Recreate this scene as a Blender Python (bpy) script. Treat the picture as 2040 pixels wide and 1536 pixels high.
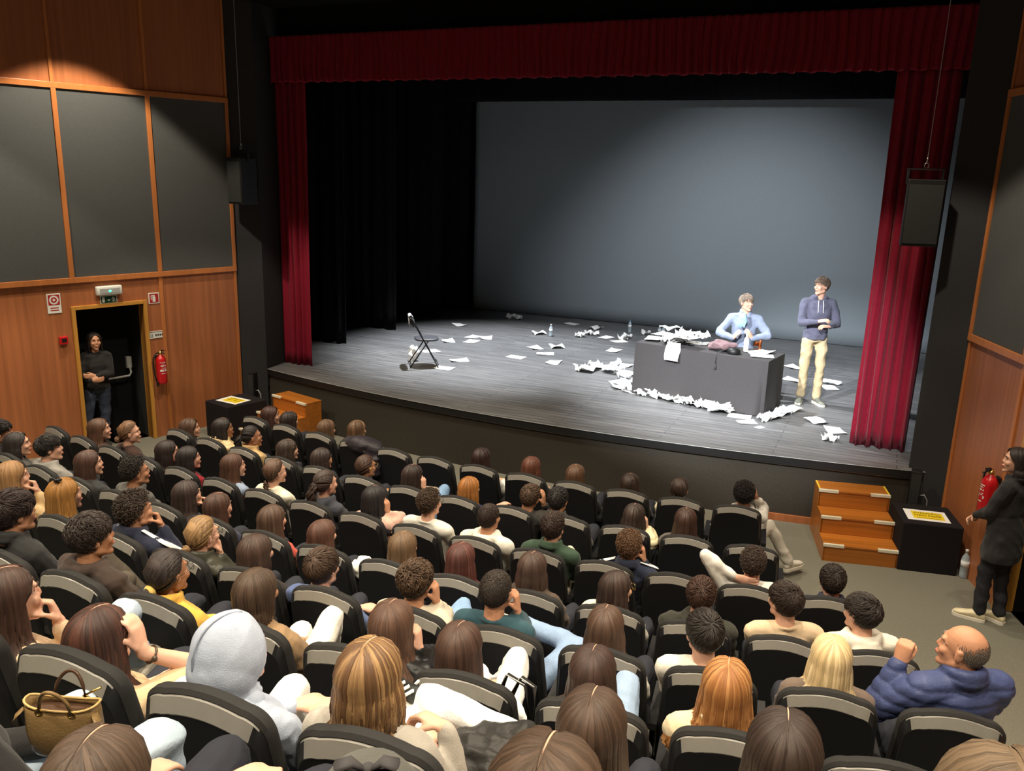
import bpy, bmesh, math, random
import numpy as np
from mathutils import Matrix, Vector

random.seed(7)
rng = np.random.default_rng(7)
PI = math.pi
for o in list(bpy.data.objects):
    bpy.data.objects.remove(o)
SC = bpy.context.scene
COL = SC.collection

# ------------------------------------------------------------------ camera
cam_data = bpy.data.cameras.new('camera')
cam = bpy.data.objects.new('camera', cam_data)
COL.objects.link(cam)
cam_data.sensor_fit = 'HORIZONTAL'
cam_data.sensor_width = 36.0
cam_data.lens = 29.4534
cam_data.clip_start = 0.05
cam_data.clip_end = 200
cam.matrix_world = Matrix([[0.908765, -0.127929, 0.397217, 3.6], [0.416357, 0.213696, -0.883731, 0.0], [0.028171, 0.968488, 0.247463, 3.82], [0.0, 0.0, 0.0, 1.0]])
SC.camera = cam
SC.view_settings.view_transform = 'Standard'
SC.view_settings.look = 'None'
SC.view_settings.exposure = 0.0
SC.view_settings.gamma = 1.0
SC.view_settings.use_curve_mapping = False

# ------------------------------------------------------------------ world
world = bpy.data.worlds.new('world')
SC.world = world
world.use_nodes = True
world.node_tree.nodes['Background'].inputs[0].default_value = (0.9, 0.95, 1.0, 1)
world.node_tree.nodes['Background'].inputs[1].default_value = 0.0


# ------------------------------------------------------------------ lamps
def spot(name, loc, target, watts, color, angle, blend, radius):
    l = bpy.data.lights.new(name, 'SPOT')
    l.energy = watts
    l.color = color
    l.spot_size = math.radians(angle)
    l.spot_blend = blend
    l.shadow_soft_size = radius
    o = bpy.data.objects.new(name, l)
    o.location = loc
    d = Vector(target) - Vector(loc)
    o.rotation_euler = d.to_track_quat('-Z', 'Y').to_euler()
    COL.objects.link(o)
    return o


CEIL_Z = 6.0
WARM = (1.0, 0.86, 0.66)
DOWN = [(-4.85, 7.25, 1.15), (-2.3, 7.8, .9), (0.4, 7.8, .8), (2.9, 7.9, .9),
        (-5.2, 4.9, 1.0), (-2.6, 4.9, 1.0), (0.4, 4.9, 1.0), (3.2, 4.9, 1.0),
        (-2.8, 2.5, 1.0), (0.4, 2.5, 1.0), (3.4, 2.5, 1.0), (5.2, 3.0, .6), (4.6, 6.3, .5),
        (-0.2, 0.3, 1.0), (2.2, 0.3, 1.0), (4.6, 0.3, .8)]
for dx, dy, k in DOWN:
    spot('downlight', (dx, dy, CEIL_Z - 0.03), (dx, dy, 0), 470 * k, WARM, 94, 0.18, 0.08)


def glow(loc, watts, color, radius):  # weak point fill added under the ceiling for ambient light, no fitting there
    l = bpy.data.lights.new('fill_light', 'POINT')
    l.energy, l.color, l.shadow_soft_size = watts, color, radius
    o = bpy.data.objects.new('fill_light', l)
    o.location = loc
    COL.objects.link(o)


for gx, gy in ((-3.8, 3.2), (0.4, 2.6), (3.8, 3.4)):
    glow((gx, gy, CEIL_Z - .25), 15, (1.0, .84, .68), .12)
COOL = (0.93, 0.97, 1.0)
# behind the header: over the floor and down the backdrop
spot('stage_top', (1.1, 11.0, 6.2), (1.0, 16.7, 1.0), 1500, COOL, 74, 1.0, 0.12)
spot('stage_top', (-1.0, 12.2, 6.5), (1.7, 12.4, 0.8), 2700, COOL, 54, 0.8, 0.08)
spot('stage_top', (-2.9, 12.2, 6.5), (-2.5, 12.7, 0.8), 4300, COOL, 62, 0.8, 0.08)
# from the house: two narrow spots under the pelmet on to the table end of the stage
spot('stage_spot', (-0.6, 3.4, 5.9), (1.5, 11.6, 1.2), 6500, COOL, 27, 0.7, 0.06)
spot('stage_spot', (2.8, 3.4, 5.9), (2.2, 11.2, 1.0), 4200, COOL, 27, 0.7, 0.06)


# ------------------------------------------------------------------ materials
def lin(c):
    return tuple(((v / 255) / 12.92 if v / 255 <= .04045 else ((v / 255 + .055) / 1.055) ** 2.4) for v in c)


MATS = {}


def mat(name, rgb, rough=.6, spec=.5, metal=0., noise=0., nscale=30., bump=0., bscale=200., stretch=(1, 1, 1), emit=None, sheen=0., alpha=1., trans=0.):
    if name in MATS:
        return MATS[name]
    m = bpy.data.materials.new(name)
    m.use_nodes = True
    nt = m.node_tree
    b = nt.nodes['Principled BSDF']
    c = lin(rgb)
    b.inputs['Base Color'].default_value = (*c, 1)
    b.inputs['Roughness'].default_value = rough
    b.inputs['Specular IOR Level'].default_value = spec
    b.inputs['Metallic'].default_value = metal
    b.inputs['Sheen Weight'].default_value = sheen
    b.inputs['Transmission Weight'].default_value = trans
    b.inputs['Alpha'].default_value = alpha
    tc = mp = None
    if noise or bump:
        tc = nt.nodes.new('ShaderNodeTexCoord')
        mp = nt.nodes.new('ShaderNodeMapping')
        mp.inputs['Scale'].default_value = stretch
        nt.links.new(tc.outputs['Object'], mp.inputs['Vector'])
    if noise:
        n = nt.nodes.new('ShaderNodeTexNoise')
        n.inputs['Scale'].default_value = nscale
        n.inputs['Detail'].default_value = 4
        nt.links.new(mp.outputs[0], n.inputs['Vector'])
        r = nt.nodes.new('ShaderNodeValToRGB')
        r.color_ramp.elements[0].position = .3
        r.color_ramp.elements[1].position = .7
        r.color_ramp.elements[0].color = (*[v * (1 - noise) for v in c], 1)
        r.color_ramp.elements[1].color = (*[min(1, v * (1 + noise)) for v in c], 1)
        nt.links.new(n.outputs['Fac'], r.inputs[0])
        nt.links.new(r.outputs[0], b.inputs['Base Color'])
    if bump:
        n2 = nt.nodes.new('ShaderNodeTexNoise')
        n2.inputs['Scale'].default_value = bscale
        n2.inputs['Detail'].default_value = 3
        nt.links.new(mp.outputs[0], n2.inputs['Vector'])
        bp = nt.nodes.new('ShaderNodeBump')
        bp.inputs['Strength'].default_value = bump
        bp.inputs['Distance'].default_value = .01
        nt.links.new(n2.outputs['Fac'], bp.inputs['Height'])
        nt.links.new(bp.outputs[0], b.inputs['Normal'])
    if emit:
        b.inputs['Emission Color'].default_value = (*lin(rgb), 1)
        b.inputs['Emission Strength'].default_value = emit
    MATS[name] = m
    return m


def cloth(rgb, kind='knit'):
    rough = {'knit': .9, 'leather': .35, 'shiny': .5, 'denim': .85}[kind]
    return mat('cloth_%s_%d_%d_%d' % (kind, *rgb), rgb, rough, .3, noise=.10, nscale=14, bump=.25 if kind != 'leather' else .15, bscale=(260 if kind == 'knit' else 90), sheen=.1 if kind == 'knit' else 0)


def hair_mat(rgb, hi=None):
    key = 'hair_%d_%d_%d' % rgb
    if key in MATS:
        return MATS[key]
    m = bpy.data.materials.new(key)
    m.use_nodes = True
    nt = m.node_tree
    b = nt.nodes['Principled BSDF']
    b.inputs['Roughness'].default_value = .48
    b.inputs['Specular IOR Level'].default_value = .38
    c = lin(rgb)
    h = lin(hi) if hi else tuple(min(1, v * 1.5 + .003) for v in c)
    geo = nt.nodes.new('ShaderNodeNewGeometry')
    uv = nt.nodes.new('ShaderNodeUVMap')
    mp = nt.nodes.new('ShaderNodeMapping')
    mp.inputs['Scale'].default_value = (34, 1.4, 1)
    nt.links.new(uv.outputs[0], mp.inputs[0])
    n = nt.nodes.new('ShaderNodeTexNoise')
    n.inputs['Scale'].default_value = 1.0
    n.inputs['Detail'].default_value = 3
    nt.links.new(mp.outputs[0], n.inputs['Vector'])
    add = nt.nodes.new('ShaderNodeMath')
    add.operation = 'MULTIPLY_ADD'
    nt.links.new(geo.outputs['Random Per Island'], add.inputs[0])
    add.inputs[1].default_value = .55
    mul = nt.nodes.new('ShaderNodeMath')
    mul.operation = 'MULTIPLY'
    mul.inputs[1].default_value = .55
    nt.links.new(n.outputs['Fac'], mul.inputs[0])
    nt.links.new(mul.outputs[0], add.inputs[2])
    r = nt.nodes.new('ShaderNodeValToRGB')
    r.color_ramp.elements[0].position = .25
    r.color_ramp.elements[1].position = .95
    r.color_ramp.elements[0].color = (*[v * .62 for v in c], 1)
    r.color_ramp.elements[1].color = (*h, 1)
    e = r.color_ramp.elements.new(.6)
    e.color = (*c, 1)
    nt.links.new(add.outputs[0], r.inputs[0])
    nt.links.new(r.outputs[0], b.inputs['Base Color'])
    bp = nt.nodes.new('ShaderNodeBump')
    bp.inputs['Strength'].default_value = .5
    bp.inputs['Distance'].default_value = .004
    nt.links.new(n.outputs['Fac'], bp.inputs['Height'])
    nt.links.new(bp.outputs[0], b.inputs['Normal'])
    MATS[key] = m
    return m


def wood(name, rgb, axis='z', contrast=.22, rough=.38):
    if name in MATS:
        return MATS[name]
    m = bpy.data.materials.new(name)
    m.use_nodes = True
    nt = m.node_tree
    b = nt.nodes['Principled BSDF']
    b.inputs['Roughness'].default_value = rough
    b.inputs['Specular IOR Level'].default_value = .4
    tc = nt.nodes.new('ShaderNodeTexCoord')
    mp = nt.nodes.new('ShaderNodeMapping')
    mp.inputs['Scale'].default_value = {'z': (11, 11, .35), 'x': (.5, 14, 14), 'y': (14, .5, 14)}[axis]
    nt.links.new(tc.outputs['Object'], mp.inputs[0])
    n = nt.nodes.new('ShaderNodeTexNoise')
    n.inputs['Scale'].default_value = 1.6
    n.inputs['Detail'].default_value = 8
    n.inputs['Distortion'].default_value = .5
    nt.links.new(mp.outputs[0], n.inputs['Vector'])
    n2 = nt.nodes.new('ShaderNodeTexNoise')
    n2.inputs['Scale'].default_value = .25
    nt.links.new(mp.outputs[0], n2.inputs['Vector'])
    mx = nt.nodes.new('ShaderNodeMath')
    mx.operation = 'MULTIPLY_ADD'
    mx.inputs[1].default_value = .6
    nt.links.new(n.outputs['Fac'], mx.inputs[0])
    ml = nt.nodes.new('ShaderNodeMath')
    ml.operation = 'MULTIPLY'
    ml.inputs[1].default_value = .4
    nt.links.new(n2.outputs['Fac'], ml.inputs[0])
    nt.links.new(ml.outputs[0], mx.inputs[2])
    r = nt.nodes.new('ShaderNodeValToRGB')
    c = lin(rgb)
    r.color_ramp.elements[0].position = .35
    r.color_ramp.elements[1].position = .65
    r.color_ramp.elements[0].color = (*[v * (1 - contrast) for v in c], 1)
    r.color_ramp.elements[1].color = (*[min(1, v * (1 + contrast)) for v in c], 1)
    nt.links.new(mx.outputs[0], r.inputs[0])
    nt.links.new(r.outputs[0], b.inputs['Base Color'])
    MATS[name] = m
    return m


def boards(name):
    m = bpy.data.materials.new(name)
    m.use_nodes = True
    nt = m.node_tree
    b = nt.nodes['Principled BSDF']
    tc = nt.nodes.new('ShaderNodeTexCoord')
    mp = nt.nodes.new('ShaderNodeMapping')
    nt.links.new(tc.outputs['Object'], mp.inputs[0])
    br = nt.nodes.new('ShaderNodeTexBrick')
    br.inputs['Scale'].default_value = 1.0
    br.inputs['Brick Width'].default_value = 2.6
    br.inputs['Row Height'].default_value = .11
    br.inputs['Mortar Size'].default_value = .004
    br.inputs['Color1'].default_value = (.10, .10, .103, 1)
    br.inputs['Color2'].default_value = (.125, .125, .128, 1)
    br.inputs['Mortar'].default_value = (.03, .03, .03, 1)
    nt.links.new(mp.outputs[0], br.inputs['Vector'])
    mp2 = nt.nodes.new('ShaderNodeMapping')
    mp2.inputs['Scale'].default_value = (1.2, 30, 1)
    nt.links.new(tc.outputs['Object'], mp2.inputs[0])
    n = nt.nodes.new('ShaderNodeTexNoise')
    n.inputs['Scale'].default_value = 1.5
    n.inputs['Detail'].default_value = 8
    nt.links.new(mp2.outputs[0], n.inputs['Vector'])
    mr = nt.nodes.new('ShaderNodeMapRange')
    mr.inputs['From Min'].default_value = .3
    mr.inputs['From Max'].default_value = .75
    mr.inputs['To Min'].default_value = .7
    mr.inputs['To Max'].default_value = 1.9
    nt.links.new(n.outputs['Fac'], mr.inputs[0])
    mx = nt.nodes.new('ShaderNodeMix')
    mx.data_type = 'RGBA'
    mx.blend_type = 'MULTIPLY'
    mx.inputs['Factor'].default_value = 1
    nt.links.new(br.outputs['Color'], mx.inputs['A'])
    nt.links.new(mr.outputs[0], mx.inputs['B'])
    nt.links.new(mx.outputs['Result'], b.inputs['Base Color'])
    rr = nt.nodes.new('ShaderNodeMapRange')
    rr.inputs['To Min'].default_value = .38
    rr.inputs['To Max'].default_value = .6
    nt.links.new(n.outputs['Fac'], rr.inputs[0])
    nt.links.new(rr.outputs[0], b.inputs['Roughness'])
    bp = nt.nodes.new('ShaderNodeBump')
    bp.inputs['Strength'].default_value = .15
    bp.inputs['Distance'].default_value = .004
    nt.links.new(n.outputs['Fac'], bp.inputs['Height'])
    nt.links.new(bp.outputs[0], b.inputs['Normal'])
    MATS[name] = m
    return m


M_PANEL = wood('wood_panel', (166, 102, 64), 'z', .2)
M_TRIM = wood('wood_trim', (188, 116, 64), 'z', .12)
M_FRAME = wood('wood_frame', (196, 140, 62), 'z', .12)
M_STEP = wood('wood_step', (172, 104, 40), 'x', .25, .3)
M_ACOUST = mat('acoustic_fabric', (84, 86, 86), .95, .1, noise=.06, nscale=60, bump=.1, bscale=500)
M_BLACKWALL = mat('black_wall', (48, 48, 50), .8, .25, noise=.08, nscale=40)
M_CEIL = mat('black_ceiling', (22, 22, 24), .9, .1)
M_CARPET = mat('grey_carpet', (120, 118, 106), .95, .1, noise=.15, nscale=90, bump=.35, bscale=500)
M_STAGEFRONT = mat('stage_front_carpet', (62, 58, 52), .95, .1, noise=.3, nscale=180, bump=.3, bscale=500)
M_STAGE = boards('stage_boards')
M_RED = mat('red_velvet', (130, 15, 41), .75, .2, noise=.08, nscale=20, sheen=.1)
M_DRAPE = mat('black_drape', (20, 20, 22), .95, .1, sheen=.05)
M_BACK = mat('backdrop_cloth', (132, 140, 146), .95, .1, noise=.03, nscale=40)
M_BLACK = mat('black_plastic', (24, 24, 25), .5, .4)
M_BLACKCLOTH = mat('black_cloth', (68, 66, 67), .9, .2, noise=.06, nscale=50)
M_DARKBOX = mat('black_box_felt', (30, 27, 29), .9, .2, noise=.1, nscale=60)
M_SEATCLOTH = mat('seat_black_fabric', (24, 25, 29), .85, .25, noise=.12, nscale=120, bump=.15, bscale=600)
M_SEATRIM = mat('seat_rim_fabric', (40, 39, 38), .8, .3, noise=.08, nscale=120, bump=.15, bscale=600)
M_SEATSHELL_LIT = mat('seat_shell_lit', (128, 125, 118), .34, .5, noise=.05, nscale=25)  # highlight tone of the shell's top band; its sides use the dark plastic
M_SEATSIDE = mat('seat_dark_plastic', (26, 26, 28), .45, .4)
M_WHITE = mat('white_paper', (240, 240, 238), .8, .2)
M_WHITEPL = mat('white_plastic', (225, 228, 222), .4, .4)
M_YELLOW = mat('yellow_print', (236, 206, 40), .7, .2)
M_TEXT = mat('dark_print', (60, 50, 20), .8, .2)
M_TAPE = mat('white_tape', (222, 218, 196), .6, .3)
M_YTAPE = mat('yellow_tape', (226, 190, 60), .6, .3)
M_REDP = mat('red_paint', (190, 22, 30), .3, .5)
M_CHROME = mat('steel', (190, 190, 186), .3, .5, metal=1)
M_STEEL = mat('painted_steel', (170, 172, 172), .4, .5)
M_GREEN = mat('green_print', (20, 70, 44), .7, .3)
M_REDPRINT = mat('red_print', (168, 34, 32), .7, .3)
M_LED = mat('green_led', (70, 255, 170), .5, .5, emit=3.0)
M_LAMP = mat('lamp_lens', (255, 236, 200), .5, .5, emit=4.0)
M_SOLE = mat('white_rubber', (222, 216, 202), .7, .3)
M_GUM = mat('gum_rubber', (150, 96, 60), .7, .3)
M_GOLD = mat('gold_metal', (200, 165, 90), .3, .5, metal=1)
M_BOTTLE = mat('clear_bottle', (205, 222, 232), .12, .5, alpha=.55)
M_LABEL = mat('bottle_label', (235, 238, 240), .6, .3)
M_DARKWOOD = wood('chair_wood', (176, 92, 40), 'z', .2)
SKINS = {'l': mat('skin_light', (222, 172, 146), .55, .4, noise=.06, nscale=30),
         'm': mat('skin_medium', (196, 142, 110), .55, .4, noise=.06, nscale=30),
         'd': mat('skin_tan', (174, 124, 92), .55, .4, noise=.06, nscale=30)}
M_LIP = mat('lip', (192, 122, 106), .5, .4)
M_EYEW = mat('eye_white', (225, 220, 214), .3, .5)
M_EYED = mat('eye_iris', (40, 26, 20), .25, .5)
M_GLASS = mat('glasses_frame', (30, 24, 22), .35, .5)


# ------------------------------------------------------------------ mesh builder
def nrm(v):
    v = np.asarray(v, float)
    n = np.linalg.norm(v)
    return v / n if n > 1e-9 else v


def frame_of(t, ref=(0, 0, 1)):
    t = nrm(t)
    r = np.asarray(ref, float)
    if abs(t @ r) > .95:
        r = np.array([0, 1, 0.]) if abs(t[1]) < .9 else np.array([1., 0, 0])
    a = nrm(np.cross(r, t))
    return a, np.cross(t, a), t


class MB:
    def __init__(self):
        self.v = []
        self.f = []
        self.m = []
        self.uv = {}
        self.n = 0

    def add(self, verts, faces, mi=0):
        verts = np.asarray(verts, float).reshape(-1, 3)
        self.v.append(verts)
        k = self.n
        self.f.extend([tuple(i + k for i in f) for f in faces])
        self.m.extend([mi] * len(faces))
        self.n += len(verts)
        return k

    def box(self, lo, hi, mi=0, M=None):
        x0, y0, z0 = lo
        x1, y1, z1 = hi
        v = np.array([(x0, y0, z0), (x1, y0, z0), (x1, y1, z0), (x0, y1, z0), (x0, y0, z1), (x1, y0, z1), (x1, y1, z1), (x0, y1, z1)])
        if M is not None:
            v = v @ np.array(M)[:3, :3].T + np.array(M)[:3, 3]
        self.add(v, [(3, 2, 1, 0), (4, 5, 6, 7), (0, 1, 5, 4), (1, 2, 6, 5), (2, 3, 7, 6), (3, 0, 4, 7)], mi)
        return self

    def prism(self, pts, z0, z1, mi=0):
        n = len(pts)
        v = [(p[0], p[1], z0) for p in pts] + [(p[0], p[1], z1) for p in pts]
        f = [tuple(range(n - 1, -1, -1)), tuple(range(n, 2 * n))] + [(i, (i + 1) % n, n + (i + 1) % n, n + i) for i in range(n)]
        self.add(v, f, mi)
        return self

    def rings(self, rings, mi=0, closed=True, cap=True):
        n = len(rings[0])
        v = np.concatenate([np.asarray(r, float) for r in rings])
        f = []
        for k in range(len(rings) - 1):
            for i in range(n if closed else n - 1):
                j = (i + 1) % n
                f.append((k * n + i, k * n + j, (k + 1) * n + j, (k + 1) * n + i))
        if cap and closed:
            f.append(tuple(range(n - 1, -1, -1)))
            k = (len(rings) - 1) * n
            f.append(tuple(k + i for i in range(n)))
        self.add(v, f, mi)
        return self

    def tube(self, pts, r, sides=10, mi=0, ref=(0, 0, 1), flat=None):
        pts = [np.asarray(p, float) for p in pts]
        rs = r if hasattr(r, '__len__') else [r] * len(pts)
        rings = []
        for i, p in enumerate(pts):
            t = pts[min(i + 1, len(pts) - 1)] - pts[max(i - 1, 0)]
            a, b, _ = frame_of(t, ref)
            ang = np.arange(sides) * 2 * PI / sides
            k = 1 if flat is None else flat
            rings.append(p + np.outer(np.cos(ang) * rs[i], a) + np.outer(np.sin(ang) * rs[i] * k, b))
        self.rings(rings, mi)
        return self

    def capsule(self, p0, p1, r0, r1, sides=10, mi=0):
        p0 = np.asarray(p0, float)
        p1 = np.asarray(p1, float)
        d = p1 - p0
        L = np.linalg.norm(d)
        t = d / L if L > 1e-6 else np.array([0, 0, 1.])
        a, b, _ = frame_of(t)
        ang = np.arange(sides) * 2 * PI / sides
        cs = np.outer(np.cos(ang), a) + np.outer(np.sin(ang), b)
        rings = []
        for th in (-80, -45, 0):
            th = math.radians(th)
            rings.append(p0 + t * r0 * math.sin(th) + cs * r0 * math.cos(th))
        for th in (0, 45, 80):
            th = math.radians(th)
            rings.append(p1 + t * r1 * math.sin(th) + cs * r1 * math.cos(th))
        self.rings(rings, mi)
        return self

    def ell(self, c, r, R=None, nu=14, nv=9, mi=0):
        rings = []
        for j in range(nv):
            th = PI * (j + .35) / (nv - .3) - PI / 2
            ang = np.arange(nu) * 2 * PI / nu
            ring = np.stack([np.cos(ang) * math.cos(th) * r[0], np.sin(ang) * math.cos(th) * r[1], np.full(nu, math.sin(th) * r[2])], 1)
            if R is not None:
                ring = ring @ np.asarray(R).T
            rings.append(ring + np.asarray(c, float))
        self.rings(rings, mi)
        return self

    def loft(self, secs, sides=16, mi=0):
        """secs: (centre, rx, ry, lateral axis, depth axis)"""
        rings = []
        ang = np.arange(sides) * 2 * PI / sides
        for c, rx, ry, a, b in secs:
            rings.append(np.asarray(c, float) + np.outer(np.cos(ang) * rx, nrm(a)) + np.outer(np.sin(ang) * ry, nrm(b)))
        self.rings(rings, mi)
        return self

    def lathe(self, prof, c=(0, 0, 0), sides=20, mi=0):
        ang = np.arange(sides) * 2 * PI / sides
        self.rings([np.stack([np.cos(ang) * r + c[0], np.sin(ang) * r + c[1], np.full(sides, z + c[2])], 1) for r, z in prof], mi)
        return self

    def mesh(self, name):
        me = bpy.data.meshes.new(name)
        v = np.concatenate(self.v) if self.v else np.zeros((0, 3))
        me.from_pydata(v.tolist(), [], self.f)
        if any(self.m):
            me.polygons.foreach_set('material_index', self.m)
        return me

    def build(self, name, mats, parent=None, smooth=False, loc=None, bevel=0, recalc=True):
        me = self.mesh(name)
        if recalc:
            bm = bmesh.new()
            bm.from_mesh(me)
            bmesh.ops.recalc_face_normals(bm, faces=bm.faces)
            if bevel:
                es = [e for e in bm.edges if len(e.link_faces) == 2 and e.calc_face_angle(0) > .6]
                bmesh.ops.bevel(bm, geom=es, offset=bevel, segments=2, affect='EDGES', profile=.5)
            bm.to_mesh(me)
            bm.free()
        if smooth:
            me.polygons.foreach_set('use_smooth', [True] * len(me.polygons))
        for m in (mats if isinstance(mats, (list, tuple)) else [mats]):
            me.materials.append(m)
        o = bpy.data.objects.new(name, me)
        COL.objects.link(o)
        if parent:
            o.parent = parent
        if loc is not None:
            o.location = loc
        return o


def smooth_by_angle(o, deg=35):
    me = o.data
    me.polygons.foreach_set('use_smooth', [True] * len(me.polygons))
    bm = bmesh.new()
    bm.from_mesh(me)
    for e in bm.edges:
        if len(e.link_faces) == 2 and e.calc_face_angle(0) > math.radians(deg):
            e.smooth = False
    bm.to_mesh(me)
    bm.free()


def tag(o, label, cat, group=None):
    o['label'] = label
    o['category'] = cat
    if group:
        o['group'] = group
    return o


def thing(name, label, cat, loc=(0, 0, 0), rotz=0, group=None):
    o = bpy.data.objects.new(name, None)
    o.empty_display_size = .1
    COL.objects.link(o)
    o.location = loc
    o.rotation_euler = (0, 0, rotz)
    return tag(o, label, cat, group)


def struct(o):
    o['kind'] = 'structure'
    return o


def text_obj(name, body, size, m, parent, M, extrude=.0006, align='CENTER'):
    cu = bpy.data.curves.new(name, 'FONT')
    cu.body = body
    cu.size = size
    cu.align_x = align
    cu.align_y = 'CENTER'
    cu.extrude = extrude
    o = bpy.data.objects.new(name, cu)
    COL.objects.link(o)
    TEXTS.append((o, m, parent, M))
    return o


TEXTS = []
JOBS = []   # objects whose mesh is merged into one skin at the end


def job(mb, name, m, parent, voxel, iters=2, post=None):
    o = mb.build(name, m, parent, smooth=True)
    r = o.modifiers.new('r', 'REMESH')
    r.mode = 'VOXEL'
    r.voxel_size = voxel
    r.use_smooth_shade = True
    if iters:
        s = o.modifiers.new('s', 'SMOOTH')
        s.factor = .5
        s.iterations = iters
    JOBS.append((o, m, post))
    return o


def run_jobs():
    dg = bpy.context.evaluated_depsgraph_get()
    done = []
    for o, m, post in JOBS:
        me = bpy.data.meshes.new_from_object(o.evaluated_get(dg))
        done.append((o, me, m, post))
    for o, m, parent, M in TEXTS:
        done.append((o, bpy.data.meshes.new_from_object(o.evaluated_get(dg)), m, (parent, M)))
    for o, me, m, post in done:
        if o.type == 'FONT':
            parent, M = post
            me.materials.clear()
            me.materials.append(m)
            nm = o.name
            bpy.data.objects.remove(o)
            n = bpy.data.objects.new(nm.split('.')[0], me)
            COL.objects.link(n)
            n.parent = parent
            n.matrix_local = M
            continue
        o.modifiers.clear()
        old = o.data
        o.data = me
        me.name = old.name
        bpy.data.meshes.remove(old)
        me.materials.clear()
        for mm in (m if isinstance(m, (list, tuple)) else [m]):
            me.materials.append(mm)
        me.polygons.foreach_set('use_smooth', [True] * len(me.polygons))
        me.polygons.foreach_set('material_index', [0] * len(me.polygons))
        if post:
            n = len(me.vertices)
            co = np.empty(n * 3)
            me.vertices.foreach_get('co', co)
            co = co.reshape(-1, 3)
            no = np.empty(n * 3)
            me.vertices.foreach_get('normal', no)
            no = no.reshape(-1, 3)
            co = co + no * post(co)[:, None]
            me.vertices.foreach_set('co', co.ravel())
        me.update()


def wrinkle(amp, freq, seed):
    g = np.random.default_rng(seed)
    K = g.normal(size=(7, 3))
    K = K / np.linalg.norm(K, axis=1, keepdims=True) * (freq * g.uniform(.6, 1.6, (7, 1)))
    K[:, 2] *= 1.3
    ph = g.uniform(0, 6.28, 7)
    W = g.normal(size=(3, 3)) * 9

    def fn(co):
        c = co + .02 * np.sin(co @ W)
        s = np.zeros(len(co))
        for k, p in zip(K, ph):
            s += 1 - 2 * np.abs(np.sin((c @ k + p) * .5))
        return amp * s / 3.0
    return fn


def quilt(amp, pitch, seed):
    w = wrinkle(amp * .22, 40, seed)

    def fn(co):
        return amp * (np.abs(np.sin(PI * co[:, 2] / pitch)) ** .45 - .6) + w(co)
    return fn


# ------------------------------------------------------------------ the hall
STAGE_Z = .78
EDGE = np.polyfit([-4.96, -2.34, -1.0, 0, 1.86, 3.15, 3.97], [9.84, 9.51, 9.36, 9.29, 9.33, 9.53, 9.76], 2)


def edge_y(x):
    return float(np.polyval(EDGE, x))


CR = np.array([-0.2, 27.3])           # the seat rows are arcs about this point
ROW_R = {1: 20.0, 2: 20.9, 3: 21.9, 4: 22.9, 5: 23.9, 6: 24.8, 7: 25.8, 8: 26.7}
ROW_STRIP = {1: .85, 2: .87, 3: 1.0, 4: 1.2, 5: 1.52, 6: 1.84, 7: 2.3, 8: 2.78}
ROW_H = {1: .85, 2: .85, 3: .9, 4: .92, 5: .92, 6: .92, 7: .92, 8: .92}
ROW_FLOOR = {k: ROW_STRIP[k] - ROW_H[k] for k in ROW_R}
RK = [10, 20.3] + [ROW_R[k] - .3 for k in range(2, 9)] + [28.5]
RZ = [0, 0] + [ROW_FLOOR[k] for k in range(2, 9)] + [2.7]


def floor_z(R):
    return float(np.interp(R, RK, RZ))


# floor: flat in front, rising in arcs towards the back
mb = MB()
NA = 40
Rs = [16.2, 18, 19.4, 20.0] + [20.3 + .15 * i for i in range(56)]
A0, A1 = math.radians(-26), math.radians(26)
rings = []
for R in Rs:
    aa = np.linspace(A0, A1, NA)
    rings.append(np.stack([CR[0] + R * np.sin(aa), CR[1] - R * np.cos(aa), np.full(NA, floor_z(R))], 1))
mb.rings(rings, closed=False, cap=False)
fl = struct(mb.build('floor', M_CARPET, smooth=True))
fl.data.flip_normals() if fl.data.polygons[0].normal.z < 0 else None

mb = MB()
mb.box((-9, -2.2, CEIL_Z), (9, 10.45, CEIL_Z + .2))
struct(mb.build('ceiling', M_CEIL))
mb = MB()
mb.box((-9.5, -2.4, 0), (9.5, -2.2, CEIL_Z + .2))
struct(mb.build('wall_back', M_BLACKWALL))


def wall_frame(side):
    if side == 'left':
        A, u, n, s = (-5.26, 9.62), (-.290, -.957), (.957, -.290), 1
    else:
        A, u, n, s = (4.40, 9.65), (.325, -.946), (-.946, -.325), -1
    M = Matrix(((u[0] * s, n[0], 0, A[0]), (u[1] * s, n[1], 0, A[1]), (0, 0, 1, 0), (0, 0, 0, 1)))
    return M, s


def wbox(mb, s, t0, t1, y0, y1, z0, z1, mi=0):
    a, b = (t0 * s, t1 * s)
    mb.box((min(a, b), y0, z0), (max(a, b), y1, z1), mi)


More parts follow.
